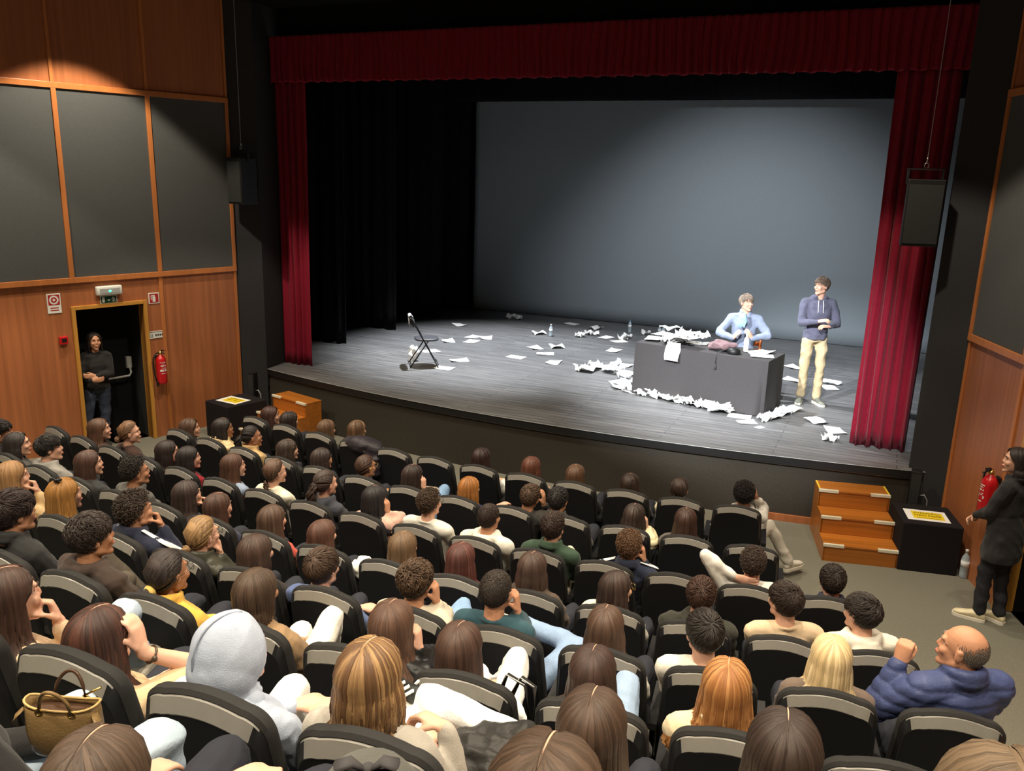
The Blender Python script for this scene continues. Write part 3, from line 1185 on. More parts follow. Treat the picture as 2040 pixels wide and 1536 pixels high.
for (x, y), k, lb in zip([(2.251, 14.401), (2.358, 13.416), (2.930, 13.499), (2.937, 13.215), (2.925, 11.129), (3.177, 10.850), (3.147, 10.393)], ('flat', 'flat', 'bent', 'flat', 'bent', 'flat', 'ball'),
                         ('white sheet on the floor just behind the table end', 'white sheet on the floor between the table and the trouser legs', 'crumpled sheet behind the standing man towards the curtain', 'flat sheet behind the standing man towards the curtain', 'bent sheet on the stage edge below the standing man', 'flat sheet by the foot of the crimson curtain', 'crumpled sheet closest to the front edge by the crimson curtain')):
    paper(k, x, y, TZ + .001, lb, None)

# papers on the table
TT = TZ + .757
g = np.random.default_rng(5)


def on_table(u, v, dz=0):
    p = TABLE @ Vector((u, v, .757 + dz))
    return p.x, p.y, p.z


for i in range(16):
    u = g.uniform(-.86, -.08)
    v = g.uniform(-.24, .26)
    x, y, z = on_table(u, v, .002 + .010 * i)
    paper(['flat', 'bent', 'flat', 'ball'][i % 4], x, y, z, 'white paper in the loose pile covering the table top', 'papers piled on the table top')
for i, (u, v) in enumerate(((.66, .02), (.78, -.1), (.72, .12))):
    x, y, z = on_table(u, v, .002 + i * .006)
    paper('flat', x, y, z, 'white sheet lying on the bare end of the table before the standing man', 'sheets on the end of the table by the standing man')
x, y, z = on_table(-.37, -.352, -.06)
paper('bent', x, y, z, 'white sheet hanging over the front edge of the black tablecloth', None, rot=-.175, tilt=(1.35, 0))


def cloth_heap(name, label, cat, loc, r, m, seed, voxel=.012, amp=.02, freq=40):
    mb = MB()
    g = np.random.default_rng(seed)
    for k in range(7):
        c = (g.uniform(-.6, .6) * r[0], g.uniform(-.6, .6) * r[1], r[2] * g.uniform(.3, .7))
        mb.ell(c, (r[0] * g.uniform(.4, .65), r[1] * g.uniform(.4, .65), r[2] * .5))
    o = job(mb, name, m, None, voxel, 3, wrinkle(amp, freq, seed))
    o.location = loc
    return tag(o, label, cat)


cloth_heap('folded_garment', 'crumpled mauve garment lying in the middle of the table', 'clothing', on_table(.17, -.12, .015), (.26, .13, .13), cloth((120, 96, 100)), 5)
x, y, z = on_table(.42, -.18, .002)
r = thing('tassel_cap', 'black cap with cord and tassel hanging over the table front', 'hat', (x, y, z), -.175)
mb = MB()
mb.lathe([(.085, 0), (.09, .01), (.088, .05), (.06, .075), (.02, .082)])
mb.build('crown', M_BLACK, r, smooth=True)
mb = MB()
mb.tube([(-.05, -.02, .07), (-.14, -.10, .03), (-.17, -.163, .0), (-.175, -.180, -.05), (-.172, -.185, -.14)], .005, 6)
mb.build('cord', M_BLACKCLOTH, r, smooth=True)
mb = MB()
mb.lathe([(.008, 0), (.012, -.01), (.018, -.06), (.012, -.065)], (-.172, -.185, -.14), 10)
mb.build('tassel', M_BLACKCLOTH, r, smooth=True)


def bottle(label, loc, h=.22, m=None, cap=M_WHITEPL, lab=True, rb=.033, group=None):
    r = thing('water_bottle', label, 'bottle', loc, 0, group)
    k = h / .22
    mb = MB()
    mb.lathe([(.006, 0), (rb * .9, .002), (rb, .012), (rb, .06), (rb * .94, .07), (rb, .08), (rb, .145 * k), (rb * .75, .17 * k), (.013, .19 * k), (.013, .205 * k)], sides=18)
    mb.build('body', m or M_BOTTLE, r, smooth=True)
    mb = MB()
    mb.lathe([(.016, .2 * k), (.016, .22 * k), (.012, .222 * k)], sides=14)
    mb.build('cap', cap, r, smooth=True)
    if lab:
        mb = MB()
        mb.lathe([(rb + .001, .085 * k), (rb + .001, .135 * k)], sides=18)
        o = mb.build('label', M_LABEL, r, smooth=True)
    return r


pts = [(-2.217, 14.678), (-1.035, 15.936), (-0.688, 15.911), (-0.436, 15.951), (-0.354, 15.943)]
bottle('white topped water bottle standing alone mid stage among loose sheets', (*pts[0], TZ + .001), .24)
bottle('clear bluish water bottle standing towards the backdrop behind the table end', (*pts[1], TZ + .001), .25, cap=mat('blue_cap', (90, 130, 170), .4))
bottle('small pale bottle behind the draped table, of the pair the nearer the backdrop corner', (*pts[3], TZ + .001), .2)
bottle('small pale bottle behind the draped table, of the pair the nearer the seated man', (*pts[4], TZ + .001), .2)
paper('ball', *pts[2], TZ + .001, 'crumpled white bundle on the floor between the clear bottle and the pair of bottles', None)
bottle('white plastic bottle on the table in front of the seated man', on_table(.50, .06, .001), .24, m=M_WHITEPL)
bottle('clear plastic water bottle on the carpet at the corner of the black box', (*(4.618, 8.910), 0.0), .30, rb=.04)

# folding chair
r = thing('folding_chair', 'black folding chair alone on the dark side of the stage, sheet over its back', 'chair', (-3.02, 11.30, TZ), -.95)
mb = MB()
for sx in (-.2, .2):
    mb.tube([(sx, .20, .012), (sx, -.02, .43), (sx, -.17, .70), (sx * .97, -.21, .80)], .011, 8)
mb.tube([(-.2, .2, .06), (.2, .2, .06)], .009, 8)
mb.build('front_frame', M_BLACK, r, smooth=True)
mb = MB()
for sx in (-.175, .175):
    mb.tube([(sx, -.24, .012), (sx, .05, .44)], .010, 8)
mb.tube([(-.175, -.22, .05), (.175, -.22, .05)], .009, 8)
mb.build('rear_frame', M_BLACK, r, smooth=True)
mb = MB()
aa = np.arange(28) * 2 * PI / 28
se = lambda c, e: np.sign(c) * np.abs(c) ** e
ring = lambda k, z: np.stack([se(np.cos(aa), .6) * .19 * k, se(np.sin(aa), .6) * .19 * k + .03, np.full(28, z)], 1)
mb.rings([ring(.9, .425), ring(1, .435), ring(1, .452), ring(.85, .462)])
mb.build('seat', mat('chair_vinyl', (60, 60, 66), .5, .4), r, smooth=True)
mb = MB()
rows_ = []
for z in np.linspace(.66, .80, 5):
    u = np.linspace(-1, 1, 9)
    rows_.append(np.stack([u * .19, -.175 - (z - .66) * .33 - .02 * (1 - u * u), np.full(9, z)], 1))
mb.rings(rows_, closed=False, cap=False)
o = mb.build('backrest', M_BLACK, r, smooth=True)
s_ = o.modifiers.new('t', 'SOLIDIFY')
s_.thickness = .016
mb = MB()
rows_ = [np.stack([np.linspace(-.11, .11, 5), np.full(5, yv) + g.normal(0, .004, 5), np.full(5, zv)], 1) for yv, zv in ((-.16, .72), (-.19, .80), (-.215, .835), (-.245, .82), (-.25, .74), (-.245, .66))]
mb.rings(rows_, closed=False, cap=False)
o = mb.build('paper_sheet', M_WHITE, smooth=True)
o.location = r.location
o.rotation_euler = r.rotation_euler
tag(o, 'white sheet draped over the top of the folding chair back', 'paper')
x, y = (-3.356, 11.509)
cloth_heap('plastic_bag', 'small white plastic bag on the floor behind the folding chair legs', 'bag', (x, y, TZ + .002), (.10, .08, .22), M_WHITE, 9, .012, .012)

# wooden chair of the seated man
MANY = (1.748, 12.22)
r = thing('wooden_chair', 'orange brown wooden chair the man behind the table sits on', 'chair', (MANY[0], MANY[1], TZ), PI - .1)
mb = MB()
mb.box((-.21, -.20, .42), (.21, .22, .45))
mb.build('seat', M_DARKWOOD, r, bevel=.006)
for sx in (-1, 1):
    mb = MB()
    mb.tube([(sx * .19, .19, 0.001), (sx * .19, .19, .42)], .018, 8)
    mb.build('leg', M_DARKWOOD, r, smooth=True)
    mb = MB()
    mb.tube([(sx * .19, -.19, 0.001), (sx * .19, -.19, .45), (sx * .195, -.25, .86)], .018, 8)
    mb.build('leg', M_DARKWOOD, r, smooth=True)
mb = MB()
for z in (.60, .70, .80):
    mb.box((-.19, -.245 - (z - .6) * .1, z - .03), (.19, -.225 - (z - .6) * .1, z + .03))
mb.build('backrest', M_DARKWOOD, r)

# ------------------------------------------------------------------ theatre seats
SEAT_PARTS = []


def outline(inset_top, inset_side, n=12, wt=.222, wb=.245, h0=.30, h1=.90, rc=.085):
    pts = []
    wt -= inset_side
    wb -= inset_side
    h1 -= inset_top
    rc = max(.03, rc - inset_side * .6)
    pts.append((-wb, h0))
    pts.append((-wb + (wb - wt) * .5, (h0 + h1) / 2))
    for i in range(n + 1):
        a = PI - PI / 2 * i / n
        pts.append((-wt + rc + rc * math.cos(a), h1 - .022 - rc + rc * math.sin(a)))
    for i in range(1, 8):
        u = -1 + 2 * i / 8
        pts.append((u * (wt - rc), h1 - .022 * u * u))
    for i in range(n + 1):
        a = PI / 2 - PI / 2 * i / n
        pts.append((wt - rc + rc * math.cos(a), h1 - .022 - rc + rc * math.sin(a)))
    pts.append((wb - (wb - wt) * .5, (h0 + h1) / 2))
    pts.append((wb, h0))
    return np.array(pts)


def lean(p, y):
    """backrest plane: leans back towards the top; y = offset to the front"""
    z = p[:, 1]
    return np.stack([p[:, 0], y + .10 - (z - .30) * .20 + .02 * (1 - (p[:, 0] / .24) ** 2) * 0, z], 1)


def seat_mesh_parts():
    out = []
    # padded cushion with a rim that wraps over the top
    mb = MB()
    mb.rings([lean(outline(.05, .05), .062), lean(outline(.02, .02), .06), lean(outline(.004, .004), .045), lean(outline(0, 0), .03), lean(outline(0, 0), .008), lean(outline(.012, .006), -.004)])
    out.append(('backrest', mb, M_SEATRIM))
    # moulded rear shell: top band coloured lighter as if lit, sides darker as if shaded
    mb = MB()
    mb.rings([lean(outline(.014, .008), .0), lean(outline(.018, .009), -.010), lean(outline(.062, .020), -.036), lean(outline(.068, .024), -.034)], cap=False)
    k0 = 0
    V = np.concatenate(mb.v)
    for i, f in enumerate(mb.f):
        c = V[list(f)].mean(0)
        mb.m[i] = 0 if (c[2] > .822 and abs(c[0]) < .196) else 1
    out.append(('back_shell', mb, [M_SEATSHELL_LIT, M_SEATSIDE]))
    mb = MB()
    mb.rings([lean(outline(.064, .022), -.0345), lean(outline(.080, .034), -.022), lean(outline(.10, .05), -.024), lean(outline(.2, .12), -.030)])
    out.append(('back_panel', mb, M_SEATCLOTH))
    mb = MB()
    a = np.arange(24) * 2 * PI / 24
    se = lambda c: np.sign(c) * np.abs(c) ** .45
    rg = lambda k, z: np.stack([se(np.cos(a)) * .215 * k, se(np.sin(a)) * .21 * k + .34, np.full(24, z) - (se(np.sin(a)) * .21) * .06], 1)
    mb.rings([rg(.9, .25), rg(1, .27), rg(1, .33), rg(.9, .355), rg(.5, .36)])
    out.append(('seat_cushion', mb, M_SEATCLOTH))
    for sx in (-1, 1):
        mb = MB()
        x = sx * .2625
        mb.box((x - .012, .08, .0), (x + .012, .16, .50))
        mb.box((x - .012, .08, .28), (x + .012, .40, .50))
        mb.box((x - .024, .04, .50), (x + .024, .42, .535))
        out.append(('armrest', mb, M_SEATSIDE))
    mb = MB()
    mb.box((-.03, .10, 0.0), (.03, .18, .30))
    mb.box((-.25, .09, .24), (.25, .15, .29))
    mb.box((-.10, .06, 0), (.10, .24, .015))
    out.append(('pedestal', mb, M_SEATSIDE))
    return out


proto = []
for nm, mb, m in seat_mesh_parts():
    o = mb.build(nm, m, None, smooth=True)
    smooth_by_angle(o, 38)
    proto.append((nm, o.data))
    bpy.data.objects.remove(o)


def seat_frame(row, s):
    R = ROW_R[row]
    a = s / R
    return (CR[0] + R * math.sin(a), CR[1] - R * math.cos(a), ROW_FLOOR[row]), a


ROWNAME = {1: 'front row', 2: 'second row', 3: 'third row', 4: 'fourth row', 5: 'fifth row', 6: 'sixth row', 7: 'seventh row', 8: 'eighth row'}
SEATS = {}


def add_seat(row, s, i, last=False):
    loc, a = seat_frame(row, s)
    r = thing('theatre_seat', '', 'theatre seat', loc, a, 'black theatre seats, ' + ROWNAME[row])
    r.scale = (1, 1, ROW_H[row] / .865)
    arm = 0
    for nm, me in proto:
        if nm == 'armrest':
            arm += 1
            if arm == 2 and not last:
                continue            # neighbours share the rest between them
        o = bpy.data.objects.new(nm, me)
        COL.objects.link(o)
        o.parent = r
    SEATS[(row, i)] = r
    return r


ROW_S = {1: np.linspace(-2.96, 2.77, 12), 2: np.linspace(-3.30, 3.04, 13), 3: np.linspace(-4.18, 3.70, 16),
         4: np.linspace(-3.24 - .52, 4.03, 16), 5: np.linspace(-1.49, 4.32, 12), 6: np.linspace(-.175, 4.02, 9), 7: np.linspace(.55, 4.25, 8), 8: np.linspace(2.14, 4.24, 5)}
for k, ss in ROW_S.items():
    for i, s in enumerate(ss):
        add_seat(k, float(s), i, i == len(ss) - 1)


# ------------------------------------------------------------------ people
def rotz(a):
    c, s = math.cos(a), math.sin(a)
    return np.array([[c, -s, 0], [s, c, 0], [0, 0, 1.]])


def rotx(a):
    c, s = math.cos(a), math.sin(a)
    return np.array([[1, 0, 0], [0, c, -s], [0, s, c]])


def roty(a):
    c, s = math.cos(a), math.sin(a)
    return np.array([[c, 0, s], [0, 1, 0], [-s, 0, c]])


def ik(S, T, l1, l2, hint):
    S, T = np.asarray(S, float), np.asarray(T, float)
    d = T - S
    L = np.linalg.norm(d)
    L2 = min(max(L, abs(l1 - l2) + .02), (l1 + l2) * .985)
    t = d / max(L, 1e-6)
    T = S + t * L2
    x = (l1 * l1 - l2 * l2 + L2 * L2) / (2 * L2)
    h = math.sqrt(max(0, l1 * l1 - x * x))
    p = np.asarray(hint, float) - S
    p = nrm(p - t * (p @ t))
    return S + t * x + p * h, T


def add_hand(mb, W, d, n, curl, side, k=1.0):
    """W wrist, d towards the knuckles, n the way the palm faces, side +1 right / -1 left"""
    d = nrm(d)
    n = nrm(n - d * (n @ d))
    w = -np.cross(n, d) * side            # towards the thumb
    palm = .088 * k
    secs = []
    for f, rx, ry in ((-.15, .026, .019), (.2, .032, .019), (.6, .039, .017), (1.0, .041, .013), (1.1, .036, .010)):
        secs.append((W + d * palm * f, rx * k, ry * k, w, n))
    mb.loft(secs, 12)
    for off, ln, sp in ((.029, .068, .10), (.010, .077, .02), (-.010, .071, -.05), (-.028, .055, -.13)):
        p = W + d * palm * 1.0 + w * off * k
        dir_ = nrm(d + w * sp * (1 - .7 * curl))
        ang = 0
        for j, (fr, bend) in enumerate(((.46, .75), (.30, 1.05), (.24, .7))):
            ang += curl * bend
            q = p + (dir_ * math.cos(ang) + n * math.sin(ang)) * ln * fr * k
            r0 = (.0098, .0088, .0078)[j] * k
            mb.capsule(p, q, r0, r0 * .9, 8)
            p = q
    p = W + d * .022 * k + w * .026 * k
    td = nrm(d * .85 + w * .50 + n * .28)
    for j, ln in enumerate((.045, .034, .026)):
        td = nrm(td + d * .25 + n * (.18 + .5 * curl) - w * .30 * j)
        q = p + td * ln * k
        mb.capsule(p, q, (.0135, .0105, .0095)[j] * k, (.0108, .0096, .0078)[j] * k, 8)
        p = q


def head_parts(mb, H, Rh, fem, nose=1.0):
    P = lambda *v: H + Rh @ np.array(v)
    mb.ell(P(0, -.014, .026), (.074, .094, .088), Rh, 18, 12)
    mb.ell(P(0, .020, -.03), (.060, .066, .082), Rh, 16, 10)
    for sx in (-1, 1):
        mb.capsule(P(sx * (.040 if fem else .046), .0, -.060), P(sx * (.008 if fem else .012), .064, -.096), .023 if fem else .025, .017 if fem else .0195)
        mb.ell(P(sx * .037, .062, -.024), (.023, .022, .024), Rh)
        mb.ell(P(sx * .077, -.010, -.006), (.010, .020, .031), Rh @ rotz(sx * -.35) @ rotx(.15))
        mb.ell(P(sx * .080, -.010, .016), (.010, .016, .012), Rh)
        mb.capsule(P(sx * .020, .0690, .0185), P(sx * .046, .0600, .0155), .0065, .0055)
        mb.ell(P(sx * .009, .0885, -.026), (.008, .008, .0065), Rh)
    mb.ell(P(0, .070, -.100), (.022, .018, .020), Rh)
    mb.capsule(P(0, .082, .014), P(0, .0945 + .002 * nose, -.020), .0078, .0102 * nose)
    br = .0095 if fem else .0125
    mb.capsule(P(-.036, .0745, .030), P(.036, .0745, .030), br, br)
    mb.ell(P(0, .084, -.054), (.022, .010, .007), Rh)
    mb.ell(P(0, .083, -.064), (.019, .010, .008), Rh)


C_SKULL = np.array([0, -.014, .024])
R_SKULL = np.array([.079, .100, .094])


def scalp_zmin(y):
    return np.interp(y, [-1, -.5, -.15, .1, .4, .7, 1], [-.80, -.72, -.35, -.1, .36, .56, .66])


def fib(n):
    i = np.arange(n) + .5
    ph = np.arccos(1 - 2 * i / n)
    th = PI * (1 + 5 ** .5) * i
    return np.stack([np.cos(th) * np.sin(ph), np.sin(th) * np.sin(ph), np.cos(ph)], 1)


class Hair:
    def __init__(self):
        self.v, self.f, self.uv, self.n = [], [], [], 0

    def grid(self, V, uv):
        """V (L,K,S,3) closed tubes"""
        L, K, S, _ = V.shape
        idx = np.arange(L * K * S).reshape(L, K, S) + self.n
        a = idx[:, :-1, :]
        b = np.roll(idx, -1, 2)[:, :-1, :]
        c = np.roll(idx, -1, 2)[:, 1:, :]
        d = idx[:, 1:, :]
        F = np.stack([a, b, c, d], -1).reshape(-1, 4)
        self.v.append(V.reshape(-1, 3))
        self.f.append(F)
        g = np.random.default_rng(L * 7 + K)
        off = g.uniform(0, 40, L)[:, None, None]
        s = np.arange(S)[None, None, :] / S
        k = np.arange(K)[None, :, None] / K
        U = np.broadcast_to(off + s, (L, K, S))
        Vv = np.broadcast_to(off * 3 + k * uv, (L, K, S))
        q = np.stack([U, Vv], -1).reshape(-1, 2)
        self.uv.append(q[(F - self.n).reshape(-1)])
        self.n += L * K * S

    def locks(self, P, W, N, T, sides=6, uv=3.):
        t = np.gradient(P, axis=1)
        t /= np.linalg.norm(t, axis=2, keepdims=True) + 1e-9
        lat = np.cross(N, t)
        lat /= np.linalg.norm(lat, axis=2, keepdims=True) + 1e-9
        nn = np.cross(t, lat)
        ang = np.arange(sides) * 2 * PI / sides
        V = P[:, :, None, :] + (np.cos(ang)[None, None, :, None] * W[:, :, None, None]) * lat[:, :, None, :] + (np.sin(ang)[None, None, :, None] * T[:, :, None, None]) * nn[:, :, None, :]
        self.grid(V, uv)

    def cap(self, H, Rh, thick=1.03, lift=0.0):
        nu, nv = 30, 18
        th = np.linspace(0, PI * .93, nv)
        ph = np.arange(nu) * 2 * PI / nu
        D = np.stack([np.sin(th)[:, None] * np.sin(ph), np.sin(th)[:, None] * np.cos(ph), np.cos(th)[:, None] * np.ones(nu)], -1)
        V = (D * R_SKULL * thick + C_SKULL + np.array([0, 0, lift])) @ Rh.T + H
        ok = D[..., 2] > scalp_zmin(D[..., 1]) - .03
        F = []
        for j in range(nv - 1):
            for i in range(nu):
                k = (i + 1) % nu
                if ok[j, i] and ok[j, k] and ok[j + 1, i] and ok[j + 1, k]:
                    F.append((j * nu + i, (j + 1) * nu + i, (j + 1) * nu + k, j * nu + k))
        F = np.array(F)
        self.v.append(V.reshape(-1, 3))
        self.f.append(F + self.n)
        u = np.stack([np.broadcast_to(ph / 6.28 * 5, (nv, nu)), np.broadcast_to(th[:, None], (nv, nu))], -1).reshape(-1, 2)
        self.uv.append(u[F.reshape(-1)])
        self.n += nu * nv

    def build(self, name, m, parent):
        V = np.concatenate(self.v)
        F = np.concatenate(self.f)
        me = bpy.data.meshes.new(name)
        me.vertices.add(len(V))
        me.vertices.foreach_set('co', V.ravel())
        me.loops.add(F.size)
        me.loops.foreach_set('vertex_index', F.ravel())
        me.polygons.add(len(F))
        me.polygons.foreach_set('loop_start', np.arange(len(F)) * 4)
        me.polygons.foreach_set('loop_total', np.full(len(F), 4))
        me.polygons.foreach_set('use_smooth', np.ones(len(F), bool))
        uvl = me.uv_layers.new(name='UVMap')
        uvl.data.foreach_set('uv', np.concatenate(self.uv).ravel())
        me.update(calc_edges=True)
        me.validate()
        me.materials.append(m)
        o = bpy.data.objects.new(name, me)
        COL.objects.link(o)
        o.parent = parent
        return o


def push_body(P, J):
    """keep hanging hair outside neck, shoulders and back"""
    z = P[..., 2]
    Nz, Sz = J['N'][2], J['SL'][2]
    zz = np.array([J['waist'][2], J['chest'][2], Sz - .05, Sz + .02, Nz, Nz + .08])
    rx = np.interp(z, zz, [.16, .175, .20, .155, .075, .06])
    ry = np.interp(z, zz, [.12, .135, .125, .105, .075, .062])
    sp = np.stack([J['waist'], J['chest'], (J['SL'] + J['SR']) / 2, (J['SL'] + J['SR']) / 2, J['N'], J['N']])
    cx = np.interp(z, zz, sp[:, 0])
    cy = np.interp(z, zz, sp[:, 1])
    dx, dy = P[..., 0] - cx, P[..., 1] - cy
    q = np.sqrt((dx / (rx + .016)) ** 2 + (dy / (ry + .016)) ** 2) + 1e-6
    k = np.where((q < 1) & (z < Nz + .08), 1 / q, 1)
    out = P.copy()
    out[..., 0] = cx + dx * k
    out[..., 1] = cy + dy * k
    return out


def hair_long(hr, H, Rh, J, L=.36, n=110, wave=0., seed=0, part='mid', wide=1.0, end_in=0.):
    g = np.random.default_rng(seed)
    px = {'mid': 0.0, 'l': -.35, 'r': .35}[part]
    for layer in (0, 1):
        m = n // 2
        az = np.linspace(-PI * .985, PI * .985, m) + g.normal(0, .06, m)
        keep = np.abs(az) > .33
        az = az[keep]
        m = len(az)
        # start on the parting, sweep over the skull, then fall
        sy = np.cos(az) * .42 + .12
        st = np.stack([np.full(m, px) + np.sign(az) * .05, sy, np.ones(m)], 1)
        st /= np.linalg.norm(st, axis=1, keepdims=True)
        ae = np.sign(az) * np.maximum(np.abs(az), 1.32 + g.uniform(0, .12, m))
        en = np.stack([np.sin(ae), np.cos(ae), np.full(m, -.25)], 1)
        en /= np.linalg.norm(en, axis=1, keepdims=True)
        K1, K2 = 6, 9
        t = np.linspace(0, 1, K1)[None, :, None]
        mid = np.stack([np.sin(az) * .9, np.cos(az) * .9, np.full(m, .55)], 1)
        D = st[:, None] * (1 - t) ** 2 + 2 * mid[:, None] * t * (1 - t) + en[:, None] * t ** 2
        D /= np.linalg.norm(D, axis=2, keepdims=True)
        vol = 1.03 + (.022 * layer + g.uniform(-.008, .024, m))[:, None, None] * np.minimum(1, t * 2.5) + .06 * t
        Ph = D * R_SKULL * vol + C_SKULL
        Ph = Ph @ Rh.T + H
        Nh = D @ Rh.T
        # falling part
        last = Ph[:, -1]
        out = last - H
        out[:, 2] = 0
        ol = np.linalg.norm(out, axis=1, keepdims=True)
        od = out / ol
        Ln = (L * (1 + .05 - np.abs(g.normal(0, .13, m))))[:, None]
        f = (np.arange(1, K2 + 1) / K2)[None, :]
        zt = (H[2] - Ln)
        Z = last[:, 2][:, None] + (zt - last[:, 2][:, None]) * f
        spread = (ol - .004) * (1 + (.10 * np.sin(f * PI) + (.12 - end_in) * f - .16 * np.sin(f * PI * .5) * (np.abs(ae) > 2.0)[:, None]) * wide)
        X = H[0] + od[:, :1] * spread
        Y = H[1] + od[:, 1:2] * spread
        if wave:
            ph = g.uniform(0, 6.28, m)[:, None]
            X = X + wave * np.sin(f * 15 + ph) * f
            Y = Y + wave * np.cos(f * 13 + ph) * f
        Pf = np.stack([X, Y, Z], -1)
        Pf = push_body(Pf, J)
        Pf = Pf + (od * .006 * layer)[:, None, :]
        P = np.concatenate([Ph, Pf], 1)
        Nn = np.concatenate([Nh, np.broadcast_to(od[:, None], Pf.shape)], 1)
        K = K1 + K2
        w = np.interp(np.linspace(0, 1, K), [0, .12, .3, .8, 1], [.004, .017, .020, .016, .003])[None, :] * g.uniform(.6, 1.25, (m, 1)) * (125 / n) ** .5
        T = np.interp(np.linspace(0, 1, K), [0, .1, .3, .85, 1], [.0008, .0025, .0080, .0075, .002])[None, :] * np.ones((m, 1))
        hr.locks(P, w, Nn, T)


def scalp_points(n, seed):
    d = fib(int(n * 1.7))
    g = np.random.default_rng(seed)
    d = d + g.normal(0, .02, d.shape)
    d /= np.linalg.norm(d, axis=1, keepdims=True)
    return d[d[:, 2] > scalp_zmin(d[:, 1]) + .02]


def hair_short(hr, H, Rh, n=170, top=.06, side=.03, lift=.012, seed=0, fringe=.3, messy=.25):
    g = np.random.default_rng(seed)
    D = scalp_points(n, seed)
    m = len(D)
    crown = nrm([.12, -.55, .85])
    t = D - crown
    t = t - D * (t * D).sum(1, keepdims=True)
    t /= np.linalg.norm(t, axis=1, keepdims=True) + 1e-6
    t = t + np.array([fringe * .5, fringe, 0]) * (D[:, 2:3] > .3) + g.normal(0, messy, t.shape)
    t = t - D * (t * D).sum(1, keepdims=True)
    t /= np.linalg.norm(t, axis=1, keepdims=True) + 1e-6
    k = np.clip((D[:, 2] + .1) / .7, 0, 1)
    ln = (side + (top - side) * k) * g.uniform(.75, 1.25, m)
    K = 6
    f = np.linspace(0, 1, K)
    lf = np.sin(D @ g.normal(size=(3, 4)) * 6 + g.uniform(0, 6, 4)).sum(1, keepdims=True) * .5
    bend = np.cross(D, t) * (g.normal(0, messy * .7, (m, 1)) + lf * messy * 1.6)
    step = (ln[:, None] * f)[:, :, None] / .088
    Dt = D[:, None] + t[:, None] * step + bend[:, None] * step ** 2
    Dt /= np.linalg.norm(Dt, axis=2, keepdims=True)
    hgt = (lift * (.35 + .65 * k) * g.uniform(.55, 1.2, m))[:, None] * np.sin(.3 + f * 2.3)
    P = Dt * R_SKULL * 1.02 + C_SKULL + Dt * hgt[:, :, None]
    Nn = Dt
    w = np.interp(f, [0, .4, 1], [.0065, .0075, .0012])[None] * g.uniform(.6, 1.2, (m, 1)) * min(1, (260 / n) ** .6)
    T = np.interp(f, [0, .4, 1], [.0035, .0045, .001])[None] * np.ones((m, 1))
    hr.locks(P @ Rh.T + H, w, Nn @ Rh.T, T, 5)


def hair_curly(hr, H, Rh, n=210, rad=.011, lift=.018, seed=0, topbias=.5):
    g = np.random.default_rng(seed)
    D = scalp_points(n, seed)
    m = len(D)
    k = np.clip((D[:, 2] + .3) / 1.0, 0, 1)
    base = D * R_SKULL * 1.03 + C_SKULL + D * (lift * (1 - topbias + topbias * k) * g.uniform(.1, 1.2, m))[:, None]
    A = nrm(g.normal(size=3))
    ax = g.normal(size=(m, 3))
    ax /= np.linalg.norm(ax, axis=1, keepdims=True)
    b = np.cross(D, ax)
    b /= np.linalg.norm(b, axis=1, keepdims=True) + 1e-6
    c = np.cross(ax, b)
    K = 9
    f = np.linspace(0, 1, K)
    a = f * 5.6
    rr = rad * g.uniform(.7, 1.3, m)
    P = base[:, None] + b[:, None] * (rr[:, None] * np.cos(a))[:, :, None] + c[:, None] * (rr[:, None] * np.sin(a))[:, :, None] + ax[:, None] * (rr[:, None] * (f - .5) * 2.0)[:, :, None]
    w = np.interp(f, [0, .2, .8, 1], [.001, .0025, .0023, .0006])[None] * np.ones((m, 1))
    Nn = np.broadcast_to(D[:, None], P.shape)
    hr.locks(P @ Rh.T + H, w, Nn @ Rh.T, w * .9, 5)


def hair_slick(hr, H, Rh, anchor, n=130, seed=0):
    """hair combed back to a tie at `anchor` (head frame)"""
    g = np.random.default_rng(seed)
    az = np.linspace(-PI, PI, n, endpoint=False)
    zz = scalp_zmin(np.cos(az)) + .02
    D0 = np.stack([np.sin(az) * np.sqrt(1 - np.clip(zz, -.9, .9) ** 2), np.cos(az) * np.sqrt(1 - np.clip(zz, -.9, .9) ** 2), zz], 1)
    D0 /= np.linalg.norm(D0, axis=1, keepdims=True)
    an = nrm((np.array(anchor) - C_SKULL) / R_SKULL)
    K = 8
    t = np.linspace(0, 1, K)[None, :, None]
    mid = D0 + an + np.array([0, 0, .6]) * (D0[:, 2:3] > 0)
    mid /= np.linalg.norm(mid, axis=1, keepdims=True)
    D = D0[:, None] * (1 - t) ** 2 + 2 * mid[:, None] * t * (1 - t) + an * t ** 2
    D /= np.linalg.norm(D, axis=2, keepdims=True)
    P = D * R_SKULL * (1.035 + .055 * np.sin(t * PI)) * (1 + g.uniform(-.006, .01, (n, 1, 1))) + C_SKULL
    w = np.interp(np.linspace(0, 1, K), [0, .5, 1], [.008, .0095, .005])[None] * g.uniform(.7, 1.2, (n, 1))
    hr.locks(P @ Rh.T + H, w, D @ Rh.T, w * .45)


